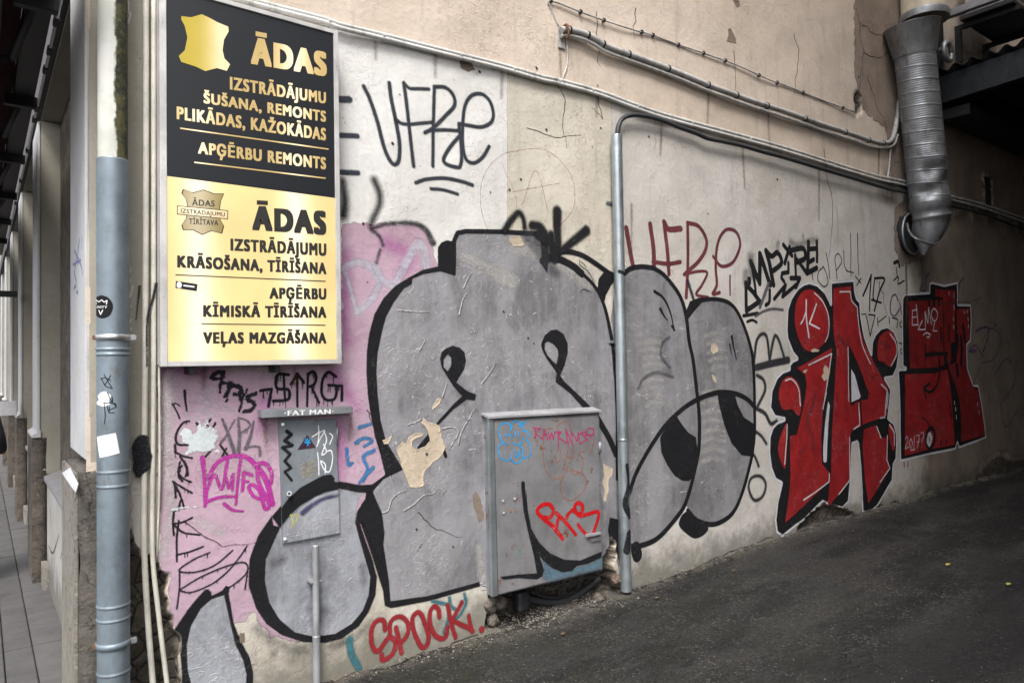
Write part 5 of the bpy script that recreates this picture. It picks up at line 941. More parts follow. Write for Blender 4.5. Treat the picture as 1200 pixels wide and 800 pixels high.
# ---- second red piece
R2 = gr('dark red block letters with scratched hatching and white outline, right of two red pieces', P=(1100, 440))
O2 = D_([(112, 195), (130, 160), (325, 148), (328, 78), (345, 68), (440, 92), (548, 68), (552, 242), (648, 245), (655, 380), (650, 530), (622, 562), (628, 735)])+E_2([(583, 75), (620, 188), (655, 192), (682, 350), (712, 572), (515, 648), (503, 608), (490, 655), (350, 685), (90, 745), (85, 400), (72, 85), (88, 72), (130, 72)])+D_([(115, 735), (110, 400)])
sheet('white_outline', [Pg(O2)], m_wht, R2, st=.007); sheet('black_outline', [Pg(O2, False, .024)], m_bl, R2, st=.006)
for sh_, m_ in (([Pg(D_([(160, 220), (425, 208), (438, 640), (442, 720), (370, 742), (175, 748)]))], m_red2), ([Pg(E_2([(125, 110), (345, 100), (436, 76), (462, 300), (485, 620), (300, 655), (125, 700)]))], m_red), ([Pg(D_([(370, 125), (528, 135), (528, 540), (495, 545), (503, 680), (480, 720), (445, 600), (428, 190), (370, 180)]))], m_red2), ([Pg(D_([(540, 282), (636, 275), (640, 520), (612, 545), (614, 735)])+E_2([(600, 150), (622, 215), (648, 222), (675, 350), (700, 552), (530, 600), (505, 250), (470, 150), (440, 50)])+D_([(545, 690)]))], m_red2)): sheet('red_fill', sh_, m_, R2, st=.007)
LN = [St(D_([(165, 765), (370, 760)]), 6.5), St(D_([(290, 560), (293, 672)]), 2.8), St(D_([(290, 640), (370, 630), (465, 628)]), 4.7), St(D_([(400, 635), (405, 720), (404, 780)]), 3.1), St(E_2([(370, 20), (372, 100), (345, 205), (300, 240), (258, 215)]), 3.7), St(E_2([(300, 180), (256, 213), (278, 290)]), 3.4, smooth=False), St(E_2([(440, 50), (465, 300), (487, 610)]), 2.8), St(E_2([(480, 190), (508, 300), (518, 450), (522, 600)]), 6.2), St(D_([(545, 500), (542, 600), (512, 672)]), 7.8), St(D_([(575, 500), (582, 600), (576, 710)]), 6.2), St(D_([(545, 725), (552, 790)]), 7.8), St(D_([(590, 410), (605, 530)]), 5.3), St(D_([(480, 410), (485, 530)]), 3.4), St(D_([(320, 225), (322, 250)]), 4.7), St(D_([(362, 220), (362, 245)]), 4.7), St(D_([(396, 220), (397, 245)]), 4.7), St(D_([(412, 425), (416, 470)]), 3.1), St(D_([(418, 485), (421, 525)]), 3.1), St(E_2([(315, 500), (340, 540), (335, 610), (305, 640), (280, 600), (285, 530)]), 5.6, closed=True), St(E_2([(245, 420), (280, 450), (305, 500)]), 1.9), St(E_2([(385, 595), (380, 620)]), 3.7), St(E_2([(422, 590), (424, 605)]), 3.1), St(E_2([(448, 330), (460, 420)]), 2.5), St(D_([(405, 745), (475, 722)]), 2.8)]
sheet('black_line', LN, m_blt, R2, st=.005)
sheet('white_mark', [St(D_(p), 1.6, smooth=False) for p in ([(477, 148), (479, 170)], [(518, 165), (519, 190)], [(520, 250), (520, 285)], [(516, 345), (516, 370)], [(518, 410), (519, 432)], [(600, 300), (601, 315)], [(620, 293), (621, 310)], [(625, 348), (627, 370)], [(630, 405), (631, 425)])]+[St(E_2(p), 1.7, smooth=False) for p in ([(480, 308), (482, 330)], [(487, 352), (489, 375)], [(493, 410), (494, 432)], [(647, 318), (649, 340)], [(657, 375), (659, 398)])], m_wht, R2, st=.004, soft=.005)
sheet('drop', [Pg(E_2([(300, 528), (325, 570), (307, 635), (282, 595)]), True)], m_wht, R2, st=.004); sheet('drop_core', [St(E_2([(302, 570), (304, 595)]), 2.4)], m_red2, R2, st=.004)
sheet('lettering', [St(D_(p), 1.5, smooth=s_) for p, s_ in (([(228, 285), (192, 292), (192, 405), (238, 402)], 0), ([(192, 345), (225, 342)], 0), ([(220, 245), (240, 405)], 0), ([(270, 370), (240, 440), (295, 440), (290, 300)], 0), ([(290, 300), (312, 390), (318, 265), (338, 400)], 0), ([(362, 275), (342, 300), (342, 345), (362, 375), (384, 345), (382, 300), (362, 275)], 1), ([(362, 385), (352, 450), (385, 452)], 0), ([(278, 482), (305, 466), (330, 480)], 1), ([(305, 500), (325, 496)], 1))], m_wht, R2, st=.003, soft=.004)
sheet('lettering', [St(E_2(p), 1.0, smooth=s_) for p, s_ in (([(128, 580), (142, 560), (148, 590), (128, 648), (152, 636)], 1), ([(170, 575), (158, 610), (168, 645), (180, 610), (170, 575)], 1), ([(194, 556), (190, 648)], 0), ([(206, 556), (232, 550), (214, 645)], 0), ([(208, 602), (228, 598)], 0), ([(242, 540), (256, 530), (262, 560), (248, 590), (247, 612)], 1), ([(247, 632), (247, 640)], 0), ([(165, 660), (198, 655)], 0))], m_wht, R2, st=.003, soft=.004)
hat = []
for _ in range(34):
    x = rng.uniform(140, 400); y = rng.uniform(120, 620); hat.append(St(E_2([(x, y), (x+rng.uniform(20, 70), y-rng.uniform(2, 12))]), .6, smooth=False))
for _ in range(34):
    x = rng.uniform(530, 640); y = rng.uniform(160, 570); hat.append(St(E_2([(x, y), (x+rng.uniform(10, 45), y-rng.uniform(5, 30))]), .5, smooth=False))
sheet('scratch', hat, spray('scratched hatching', (.35, .14, .13), soft=.003, nz=.003, op=.45), R2, st=.004, soft=.003)
sheet('drip', [St([(1059, 542), (1059, 546)], 2.5), St([(1063.5, 541), (1063, 546)], 2)], m_red2, R2, st=.005)

# ---- the silver bubble piece
BP = gr('huge silver bubble letters with thick black outlines and drop shaped eyes, mid wall', P=(620, 560))
S1 = lambda p: crop(180, 600, 4, p); S0 = lambda p: crop(180, 420, 4, p); T1 = lambda p: crop(400, 220, 3.636, p); T2 = lambda p: crop(400, 420, 4, p); U1 = lambda p: crop(580, 230, 4.444, p); V1 = lambda p: crop(700, 380, 2.667, p)
body = [(533, 321), (534, 283), (538, 275), (554, 271), (587, 272), (632, 275), (640, 300), (665, 309), (681, 320), (697, 336), (707, 356), (714, 383), (719, 415), (722, 450), (724, 500), (726, 560), (728, 640), (724, 665), (716, 636), (706, 655), (700, 672), (575, 690), (560, 684), (520, 694), (457, 705), (455, 682), (450, 650), (445, 620), (437, 576), (450, 560), (472, 550), (462, 534), (450, 510), (445, 490), (441, 462), (440, 435), (441.5, 412), (446, 390), (452, 371), (461, 354), (473, 337), (490, 324), (515, 316)]
sheet('silver_fill', [Pg(body)], m_sil, BP, st=.010)
bub1 = [(722, 330), (730, 320), (741, 315), (758, 313.5), (774, 321), (788, 335), (798, 351), (804, 372), (807, 400), (810, 412), (814, 447), (818, 485), (818, 522), (812, 556), (803, 590), (788, 612), (769, 631), (749, 639), (737, 640), (735, 570), (727, 500), (722, 430), (716, 370)]
bub2 = [(803, 362), (813, 356), (821, 352), (838, 351), (854, 355), (865, 367), (874, 389), (881, 414), (884, 447), (884.5, 485), (882, 526), (872, 567), (861, 597), (846, 611), (831, 614), (816, 608), (803, 590), (818, 500), (810, 410)]
sheet('silver_fill', [Pg(bub1)], m_sil, BP, st=.010); sheet('silver_fill', [Pg(bub2)], m_sil, BP, st=.010)
ov = S1([(640, 60), (600, 70), (560, 140), (525, 220), (520, 320), (540, 420), (590, 500), (660, 560), (750, 580), (850, 570), (930, 520), (980, 460), (1010, 390), (1015, 300), (990, 210), (960, 110), (945, 40)])+[(420, 585), (428, 576), (416, 572), (397, 574), (370, 582), (352, 594), (340, 606)]
sheet('silver_fill', [Pg(ov, True)], m_sil2, BP, st=.009)
sm = S1([(330, 385), (345, 450), (365, 540), (385, 620), (420, 690), (437, 760), (430, 860), (190, 860), (160, 740), (155, 620), (175, 530), (220, 450), (270, 405)])
# old rolled streaks showing through the silver
stx = []
for i in range(9): y = 60+i*24; stx.append(St(V1([(140+i*2, y), (165, y-8), (200+i, y-4)]), 5, 3))
for i in range(8): y = 210+i*30; stx.append(St(V1([(325, y+8), (355, y-2), (395, y+4)]), 6, 4))
for i in range(5): y = 30+i*26; stx.append(St(V1([(335+i*5, y+6), (365+i*5, y-3), (390+i*5, y)]), 4, 3))
stx += [St([(600, 290), (640, 300), (690, 330)], 12, 20), St([(545, 300), (600, 330)], 10, 18), St([(560, 640), (565, 680)], 8, 10)]
sheet('worn_streak', stx, m_streak, BP, st=.008, soft=.02)
m_scr = spray('white scraped flakes', (.50, .49, .50), soft=.0015, nz=.005, nscale=60)
fl = []
for _ in range(330):
    px, py = rng.uniform(445, 720), rng.uniform(300, 700)
    if rng.random() < .3: px, py = rng.uniform(740, 875), rng.uniform(380, 600)
    if 568 < px < 712 and py > 475: continue
    dx, dy = rng.normal(0, 5), rng.normal(0, 5)
    if px < 560 and py > 560 and rng.random() < .5: continue
    fl.append(St([(px, py), (px+dx*.5+rng.normal(0, 1.5), py+dy*.5+rng.normal(0, 1.5)), (px+dx, py+dy)], .35, rng.uniform(.3, 1.1)))
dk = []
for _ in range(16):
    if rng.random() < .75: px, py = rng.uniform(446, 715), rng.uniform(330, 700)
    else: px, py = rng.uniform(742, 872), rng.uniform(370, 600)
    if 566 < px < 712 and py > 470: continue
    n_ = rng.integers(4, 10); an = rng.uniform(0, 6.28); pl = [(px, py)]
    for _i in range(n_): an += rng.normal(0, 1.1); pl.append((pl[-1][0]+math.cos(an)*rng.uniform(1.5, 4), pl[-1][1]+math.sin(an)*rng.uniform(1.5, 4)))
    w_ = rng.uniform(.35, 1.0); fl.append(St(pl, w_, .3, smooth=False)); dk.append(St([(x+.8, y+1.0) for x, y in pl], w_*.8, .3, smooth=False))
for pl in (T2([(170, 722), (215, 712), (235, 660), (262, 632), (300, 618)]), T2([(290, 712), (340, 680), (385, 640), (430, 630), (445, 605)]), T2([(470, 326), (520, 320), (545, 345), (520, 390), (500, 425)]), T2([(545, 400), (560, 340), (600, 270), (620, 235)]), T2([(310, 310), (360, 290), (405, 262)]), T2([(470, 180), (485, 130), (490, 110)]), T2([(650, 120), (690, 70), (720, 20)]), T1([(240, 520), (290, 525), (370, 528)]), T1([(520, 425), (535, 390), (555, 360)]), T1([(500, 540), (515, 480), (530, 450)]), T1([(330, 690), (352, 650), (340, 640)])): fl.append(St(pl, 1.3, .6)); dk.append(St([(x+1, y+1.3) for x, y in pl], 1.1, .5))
sheet('flake_shadow', dk, spray('painted flake shadow', (.10, .095, .095), soft=.002, nz=.003), BP, st=.003, soft=.002)['kind'] = 'stuff'  # dark strokes offset from the flakes: their shadows, painted on
sheet('flaked_edge', fl, m_scr, BP, st=.003, soft=.0015)
# outlines
J = []
ol = lambda o_, i_: Pg(o_+i_[::-1], False)
J.append(('p', [(430, 572), (452, 556), (447, 535), (440, 512), (435, 487), (431, 462), (429.5, 437), (430, 412), (432.5, 390), (438.5, 368), (449.5, 349), (463, 335), (480, 324.5), (496, 316), (514, 312), (533, 320), (533.5, 323), (515.5, 318), (496, 321), (483, 326.5), (482.5, 333), (473, 338), (460.5, 355), (452, 371), (447, 390), (442.6, 412), (441, 437), (442.5, 462), (446, 492), (452.5, 517), (464, 535), (472.5, 550), (450, 561), (437, 575), (445, 620), (451, 650), (456, 682), (457.5, 704), (500, 698), (561, 681), (562, 686), (500, 704), (458, 712), (451, 709), (449, 692), (442, 670), (432, 640), (422, 612), (420, 597), (428, 585)], False, 0.))
J.append(('p', [(513, 300), (513, 290), (517, 284), (524, 281.5), (531, 283), (533, 320), (524, 318), (513, 315)], False, 0.))
J.append(St([(531.5, 320), (532, 282), (536, 273), (546, 271), (587, 271.5), (632, 274)], 5.5, smooth=False))
J.append(Pg([(632, 271), (640, 272), (643, 300), (641, 320), (636, 312), (634, 290)]))
J.append(St([(636, 306), (647, 302), (660, 306), (672, 313), (681, 321)], 9)); J.append(St([(681, 320), (697, 336), (707, 356), (714, 383), (719, 415), (723, 470), (724, 560)], 4.5, 6))
J.append(St([(652, 296), (665, 295), (680, 299), (697, 309), (713, 320), (721, 323), (729, 322), (738, 315), (751, 312.5), (765, 314)], 6.5, 6)); J.append(Pg([(701, 327), (706, 320), (713, 317), (724, 322), (716, 334), (710, 346), (707, 358), (700, 340)]))
J.append(St([(765, 314), (776, 321), (788, 334), (798, 350), (804, 372), (807, 400), (811, 420), (814, 447), (818, 485), (818, 522), (812.5, 556), (803, 590), (788, 612), (769, 631), (749, 639), (738, 640)], 5.5, 6.5))
J.append(Pg([(804, 364), (808, 353), (818, 349), (829, 348), (821, 355), (812, 366), (806, 374)])); J.append(St([(813, 357), (822, 352), (838, 350.5), (854, 355), (865, 367), (874, 389), (881, 414), (884, 447), (884.5, 485), (882, 526), (872.5, 567.5), (861, 597.5), (846, 610.6), (831, 614), (816, 609), (806, 598)], 5, 6))
J.append(Pg(V1([(265, 595), (285, 585), (310, 612), (345, 632), (335, 655), (305, 668), (275, 650), (255, 625)]), True)); J.append(St([(744, 642), (746, 650)], 16))
J.append(St([(737.5, 578), (748, 549), (770, 511), (790, 487), (812, 470), (839, 460), (861, 461), (876, 468), (885, 477)], 6, 6))
J.append(Pg(V1([(245, 285), (262, 312), (283, 338), (305, 352), (311, 400), (302, 470), (285, 489), (262, 487), (240, 472), (218, 440), (200, 400), (195, 355), (215, 318)]), False)); J.append(Pg(V1([(373, 213), (428, 215), (437, 250), (457, 290), (488, 310), (490, 360), (482, 412), (450, 408), (418, 370), (393, 310), (380, 260)]), False))
J.append(St(a([(242, 587), (280, 615), (308, 670), (327, 750)]), 4, 2)); J.append(St(a([(268, 662), (280, 685), (297, 710)]), 4, 1.5)); J.append(St(V1([(419, 38), (424, 65), (434, 108)]), 4, 1.5)); J.append(St(V1([(413, 62), (420, 95)]), 2.4, 1)); J.append(St(V1([(232, 5), (240, 18)]), 3))
J.append(St([(723, 540), (738, 575)], 5))
# eyes and nose lines
J.append(Pg([(522, 408), (530, 405), (538, 407), (544, 413), (545.5, 423), (543, 433), (538, 441), (534, 448), (547, 458), (557, 462), (556, 469), (546, 468), (530, 480), (519, 492), (511, 500), (514, 503), (503, 518), (492, 527), (489, 524), (500, 510), (515, 491), (531, 473), (541, 464), (531, 453), (524, 442), (517, 430), (515, 420), (517, 412)]))
J.append(Pg([(634, 403), (638, 393), (645, 387), (652, 386), (660, 391), (665, 402), (665, 414), (661, 428), (656, 440), (661, 447), (675, 460), (694, 479), (684, 479), (668, 461), (650, 447), (652, 437), (640, 420), (635, 410)]))
J.append(St([(697, 485), (704, 497), (714, 514), (722, 532)], 8)); J.append(St(T2([(480, 435), (488, 458)]), 4)); J.append(Pg([(714, 606), (724, 608), (724, 655), (716, 645), (712, 620)]))
J += [Cut(Pg([(524, 415), (528, 419), (528, 428), (524, 435), (519, 430), (519, 421)])), Cut(Pg(crop(600, 370, 5, [(192, 160), (210, 150), (240, 165), (265, 195), (270, 225), (258, 285), (235, 265), (205, 230), (190, 195)])))]
sheet('black_outline', J, m_bl, BP, st=.005)
# left round foot
J2 = [ol(S1([(620, 40), (560, 60)])[1:]+[(318, 604), (302, 627), (292, 655), (291, 685), (300, 712), (312, 730), (330, 743), (355, 751), (380, 752), (400, 747), (420, 733), (432, 716), (440, 697), (441.5, 675), (436, 655), (427, 630), (421, 612)], [(328, 617), (320, 635), (311, 655), (310, 680), (315, 705), (327, 725), (345, 740), (367, 745), (392, 742), (412, 730), (425, 715), (432, 697), (434, 675), (427, 652), (420, 627), (416, 610)])]
sheet('dark_arc', [St(V1([(130, 200), (145, 170), (185, 150), (235, 165)]), 4), St(V1([(225, 40), (203, 60), (200, 100), (225, 135)]), 4)], spray('faded arc', (.07, .065, .07), soft=.008, nz=.01, op=.45), BP, st=.006, soft=.008)
J2.append(Pg([(318, 605), (332, 588), (352, 570), (378, 557), (388, 555), (392, 560), (391, 568), (370, 580), (352, 592), (340, 604), (328, 618)])); J2.append(St([(386, 566), (405, 569), (420, 572), (434, 572)], 7.5, 9)); J2.append(Pg([(416, 614), (418, 600), (424, 590), (436, 574), (447, 600), (450, 625), (446, 660), (436, 640), (430, 622), (424, 612)]))
sheet('black_outline', J2, m_bl, BP, st=.004)
sheet('violet_arc', [St(S0([(700, 722), (740, 690), (800, 655), (862, 642)]), 6, 3)], spray('violet spray', (.05, .045, .12), soft=.01, nz=.005, op=.8), BP, st=.004, soft=.01)
sheet('dark_smudge', [St(S1([(730, 450), (800, 460)]), 8, 10), St(S1([(760, 380), (770, 500)]), 8, 12), St(S1([(975, 250), (990, 330)]), 5, 3), St(S1([(560, 240), (600, 215)]), 6), St([(665, 520), (690, 560)], 9), St([(620, 275), (650, 320)], 20, 14)], m_blfaint, BP, st=.008, soft=.03)
one('soft black crown of strokes rising from the silver letter top', [St(U1([(50, 180), (80, 130), (125, 85), (150, 120), (155, 165)]), 9, 5), St(U1([(195, 150), (235, 160), (265, 205)]), 10), St(U1([(320, 80), (322, 180), (330, 290)]), 13, 10), St(U1([(470, 180), (420, 220), (350, 280)]), 12, 9), St(U1([(230, 200), (290, 240), (310, 320)]), 14), St(U1([(290, 200), (310, 330)]), 10)], spray('soft crown spray', (.014, .014, .016), soft=.016, nz=.01), st=.005, soft=.02)
one('two tiny black loops in the arch beside the crown of strokes', [St(U1([(435, 330), (440, 360), (480, 390), (510, 440)]), .9), St(U1([(445, 340), (470, 370)]), .9), St(U1([(440, 500), (460, 485), (490, 495)]), .9)], m_blt, st=.003)
# bottom left small bubble
SB = gr('small silver drop shape with black outline in the bottom left corner of the wall', P=(250, 750))
sheet('silver_fill', [Pg(sm)], m_sil2, SB, st=.007)
sheet('black_outline', [Pg(S1([(98, 548), (120, 515), (160, 455), (200, 405), (238, 362), (255, 358), (268, 372), (272, 390), (320, 365), (338, 342), (355, 350), (350, 380), (360, 430), (375, 520), (410, 605), (450, 680), (466, 750), (465, 860), (130, 860), (135, 760), (128, 680), (118, 600)])), Cut(Pg(sm)), Pg(S1([(375, 600), (400, 575), (425, 565), (420, 600), (405, 615)]))], m_bl, SB, st=.004)
one('dark soft shade sprayed under the round silver foot', [St(S1([(480, 540), (560, 600), (660, 640), (720, 650)]), 8, 5), St(S1([(840, 620), (930, 590), (1010, 520)]), 6, 5), St(S1([(590, 610), (560, 660)]), 5)], m_blfaint, st=.007, soft=.04)
one('teal stroke dripping down beside the round silver foot', [St(S1([(915, 595), (925, 660), (968, 745)]), 9, 8)], m_teal, st=.005, soft=.01)
one('teal and grey arc behind the brick red tag', [St(crop(415, 680, 6.667, p), 4) for p in ([(610, 160), (690, 175), (740, 200), (730, 300), (700, 400)], [(855, 100), (870, 170), (830, 260), (780, 300)], [(740, 130), (760, 200), (800, 230)])], m_teal, st=.004, soft=.01)
Mq = lambda p: crop(415, 680, 6.667, p)
SP = gr('brick red tag reading SPOCK. at the foot of the wall below the silver letter', P=(495, 735))
for sh_ in ([St(Mq([(240, 380), (228, 312), (180, 308), (140, 360), (130, 450), (150, 530), (188, 545), (228, 490), (268, 442), (308, 455), (320, 500), (300, 565), (255, 605), (218, 615), (212, 575)]), 5.6)], [St(Mq([(325, 365), (345, 450), (368, 560)]), 5.6), St(Mq([(277, 412), (280, 330), (320, 287), (370, 282), (413, 320), (423, 380), (402, 440), (355, 487)]), 5.4)], [St(Mq([(490, 247), (456, 290), (460, 370), (492, 460), (532, 520), (570, 492), (578, 420), (550, 330), (522, 262)]), 5.6, closed=True)], [St(Mq([(663, 280), (655, 222), (622, 200), (592, 240), (590, 330), (620, 410), (668, 448), (712, 435), (728, 362)]), 5.6)], [St(Mq([(728, 190), (750, 300), (770, 380), (790, 440)]), 5.4), St(Mq([(838, 165), (800, 240), (755, 310)]), 5.2), St(Mq([(760, 305), (830, 340), (895, 368), (925, 395)]), 5.4), St(Mq([(893, 270), (905, 330), (920, 380)]), 4.6)]): sheet('letter', sh_, m_spk, SP, st=.004, soft=.01)
sheet('full_stop', [St(Mq([(994, 376), (997, 384)]), 7)], m_spk, SP, st=.004, soft=.01)

# ---- left tags on the lilac paint
Gq = lambda p: crop(190, 420, 5.714, p); Hq = lambda p: crop(190, 540, 4.444, p); Iq = lambda p: crop(300, 420, 5, p)
def drips(f, pts, n, lo, hi, w_=1.15):
    out = []
    for _ in range(n):
        i = rng.integers(0, len(pts)-1); t_ = rng.random(); x = pts[i][0]*(1-t_)+pts[i+1][0]*t_; y = pts[i][1]*(1-t_)+pts[i+1][1]*t_; out.append(St(f([(x, y), (x+rng.normal(0, 1.5), y+rng.uniform(lo, hi))]), w_, w_*.7, smooth=False))
    return out
def tagd(label, f, strokes, w_, nd, lo, hi, m_, **k):
    sh_ = []
    for s_ in strokes: sh_.append(St(f(s_), w_)); sh_ += drips(f, s_, max(1, int(nd*len(s_)/4)), lo, hi)
    return one(label, sh_, m_, **k)
one('thick rough black tag reading FIRIS on the lilac paint', [St(Gq(p), w_, w3) for p, w_, w3 in (([(330, 130), (355, 98), (410, 95), (385, 132), (345, 135)], 4.4, 4), ([(405, 120), (390, 180), (388, 228)], 4.4, 2), ([(455, 165), (440, 220), (422, 255)], 5, 4), ([(400, 160), (440, 180), (430, 285)], 4, 2), ([(460, 180), (520, 195), (525, 235), (480, 240)], 5, 4.4), ([(515, 230), (530, 290), (515, 350)], 5, 2.6), ([(565, 200), (562, 228)], 3, 2.6), ([(545, 240), (530, 300)], 4, 3), ([(625, 235), (575, 252), (572, 275), (615, 305), (595, 342), (545, 352)], 4.6, 4))], spray('rough black tag', (.02, .018, .024), soft=.003, nz=.012, nscale=70), st=.003, soft=.004)
one('transparent grey tag reading XPL above the magenta tag', [St(Gq(p), w_, w3) for p, w_, w3 in (([(400, 405), (440, 500), (482, 625)], 2.6, 4.6), ([(485, 408), (430, 510), (395, 560)], 1.6, 3), ([(508, 398), (516, 520), (510, 632)], 2.6, 4.4), ([(510, 396), (560, 412), (588, 440), (578, 462), (520, 500)], 2.2, 2.2), ([(612, 420), (590, 520), (560, 602)], 2.4, 5), ([(560, 595), (610, 588), (648, 595), (655, 650)], 2.6, 3))]+drips(Gq, [(515, 500), (580, 470)], 5, 10, 30), m_gr, st=.003, soft=.006)
one('single black dripping bar at the upper left of the lilac paint', [St(Gq([(151, 215), (155, 280), (165, 350)]), 3, 1.8), St(Gq([(68, 300), (95, 350), (118, 402)]), 1.6), St(Gq([(68, 312), (90, 300), (120, 318)]), 1.4)], m_blt, st=.003)
tagd('long black dripping tag written down the left edge of the lilac paint', Gq, [[(180, 418), (140, 430), (100, 490), (90, 545), (112, 575), (170, 577)], [(85, 575), (88, 630)], [(85, 625), (140, 652), (200, 665)], [(290, 450), (325, 405)], [(330, 480), (355, 430)], [(228, 432), (248, 442)], [(385, 575), (440, 648)], [(428, 600), (402, 650)], [(290, 655), (320, 622)], [(120, 655), (155, 710), (172, 780)], [(130, 715), (108, 745), (112, 790), (135, 820)]], 2.3, 3, 8, 35, m_blt, st=.003)
tagd('black arrow and hooked letters dripping below the long vertical tag', Hq, [[(90, 5), (85, 60), (110, 90), (150, 108)], [(115, 0), (130, 40), (120, 80)], [(55, 105), (90, 170), (115, 245)], [(58, 108), (110, 140), (155, 165)], [(65, 130), (70, 190)], [(95, 205), (85, 240), (60, 262)], [(60, 262), (55, 320), (60, 385)], [(60, 325), (110, 315), (155, 293)], [(60, 330), (110, 370), (195, 382)], [(85, 310), (75, 400), (75, 520)], [(78, 485), (140, 470), (210, 443)]], 2.1, 3, 8, 28, m_blt, st=.003)
tagd('wide looping black scrawl with drips above the small silver drop', Hq, [[(245, 473), (160, 510), (85, 567), (170, 575), (270, 540), (365, 463)], [(88, 572), (88, 655), (75, 765)], [(88, 668), (200, 600), (330, 545), (418, 525), (445, 550), (428, 592), (370, 640), (345, 655)], [(440, 440), (400, 500), (330, 580), (250, 640), (150, 680), (90, 672)], [(445, 560), (430, 665)]], 1.7, 3, 8, 26, m_blt, st=.003)
one('white brushed out blot covering letters on the lilac paint', [Pg(Gq([(130, 500), (150, 470), (205, 482), (225, 460), (205, 440), (235, 445), (250, 425), (270, 440), (300, 430), (290, 465), (335, 475), (345, 520), (378, 530), (355, 575), (372, 612), (330, 610), (300, 630), (230, 622), (165, 625), (180, 605), (125, 560), (140, 535)]))], m_smear, st=.003, soft=.004, jag=.8)
one('small pale scraped line crossing the arrow tag', [St(Hq([(55, 250), (110, 240), (172, 238)]), 3, 1)], m_smear, st=.003, soft=.004)
MG = gr('magenta tag with arching letters reading WTFS left of the meter door', P=(275, 560)); z = S0
for nm, sh_ in (('letter', [St(z([(228, 465), (238, 560), (238, 690)]), 5.8, 2.2), St(z([(240, 690), (252, 610), (285, 545), (320, 610), (345, 480)]), 3.6), ]), ('arch', [St(z([(252, 560), (300, 485), (375, 455), (440, 465), (495, 520), (530, 580), (555, 680)]), 4.3, 6.5)]), ('letter', [St(z([(340, 560), (352, 605), (372, 540), (368, 615)]), 2.9), St(z([(408, 462), (395, 560), (384, 682)]), 3.6, 2.9)]), ('letter', [St(z([(422, 530), (415, 618)]), 3.6), St(z([(422, 532), (460, 545)]), 3.6), St(z([(418, 575), (442, 575)]), 2.9)]), ('letter', [St(z([(480, 495), (520, 490), (550, 530), (548, 582)]), 5.0, 4.3), St(z([(482, 500), (492, 580), (540, 680), (520, 700), (495, 620), (462, 590), (445, 605), (470, 645), (515, 662)]), 4.3, 3.6)]), ('underline', [St(z([(250, 668), (310, 648), (382, 645)]), 4.3, 2.9), St(z([(330, 680), (370, 708), (418, 714)]), 4.3, 2.2)])): sheet(nm, sh_, m_mg, MG, st=.003, soft=.004)
SG = [[(190, 95), (130, 92), (115, 130), (125, 175), (185, 180), (198, 215), (180, 242), (100, 248)], [(205, 150), (240, 88), (280, 140)], [(240, 95), (243, 280)], [(303, 90), (300, 278)], [(303, 90), (335, 76), (352, 110), (340, 150), (312, 165)], [(325, 165), (370, 258)], [(470, 105), (425, 80), (392, 120), (385, 200), (410, 240), (462, 235), (472, 165), (425, 155)], [(470, 160), (505, 160), (505, 245)], [(25, 187), (90, 178), (72, 280)], [(160, 100), (170, 235)]]
sh_ = []
for s_ in SG: sh_.append(St(Iq(s_), 3.4 if len(s_) > 2 else 2.8, smooth=len(s_) > 3)); sh_ += drips(Iq, s_, 5+int(1.6*len(s_)), 12, 50)
one('black dripping tag reading STRG just above the grey shelf', sh_, m_blt, st=.003)
one('chalky blue letters flaking off between the meter door and the silver letter', [St(z(p), 4.5, 3.5) for p in ([(965, 322), (1020, 305)], [(950, 395), (990, 372), (1025, 385), (990, 410)], [(1035, 430), (985, 460), (1005, 520), (965, 582)], [(1032, 510), (1000, 545), (985, 575)], [(908, 425), (916, 498), (935, 490)])], m_bluep, st=.003, soft=.004)
# ---- on the meter door and shelf
def on(surf, label, shapes, m_, cat='graffiti', lift=.0012, name='tag_writing', **k): return one(label, shapes, m_, name, cat, surf=surf, lift=lift, **k)
sheet('painted_fill', [Pg([(331, 618), (330, 617), (342, 604), (352, 594), (370, 582), (393, 574), (396.5, 574), (398.4, 624), (331.6, 636.4)])], m_sil2, md, DR, .0004, st=.004)
sheet('painted_outline', [Pg([(329.4, 595), (338, 584), (352, 571), (378, 557), (388, 555.5), (392, 560), (391.5, 564), (396.5, 565), (396.8, 573), (382, 576), (370, 581), (352, 592), (340, 603), (330.4, 615)])], m_bl, md, DR, .0008, st=.003)
sheet('painted_arc', [St(S0([(700, 722), (740, 690), (800, 655), (862, 642)]), 6, 3)], spray('violet spray on door', (.05, .045, .12), soft=.01, nz=.005, op=.8), md, DR, .0009, st=.003, soft=.01)
on(DR, 'jagged black tag running down the left side of the meter door', [St(Iq([(180, 425), (205, 445), (168, 480), (212, 508), (155, 520), (200, 560), (168, 600), (205, 640), (168, 662), (208, 712)]), 4.4, 3, smooth=False)], m_blt, st=.002)
on(DR, 'white looping tag down the right side of the meter door', [St(Iq(p), 1.4) for p in ([(328, 458), (400, 420), (375, 470), (352, 522)], [(365, 392), (368, 440), (362, 500)], [(400, 430), (412, 480), (385, 560), (412, 545), (395, 500)], [(430, 437), (448, 455), (432, 500)], [(410, 545), (440, 540), (448, 590), (430, 660), (400, 650), (378, 600), (405, 620), (405, 670)], [(360, 550), (366, 600), (368, 680)])], spray('white marker', (.72, .72, .74), soft=.0015, nz=.001), st=.002)
tr = on(DR, 'dark triangular sticker with a bright cyan mark on the meter door', [Pg(Iq([(242, 535), (300, 445), (350, 520)]))], spray('triangle sticker', (.05, .02, .04), soft=.001, nz=.001, var=.3), cat='sticker', name='sticker', st=.002)
sheet('mark', [St(Iq(p), 1.4) for p in ([(302, 465), (303, 508)], [(302, 495), (290, 470)], [(303, 495), (316, 470)], [(302, 500), (286, 488)], [(303, 500), (318, 490)])], m_cy, tr, DR, .0016, st=.0015)
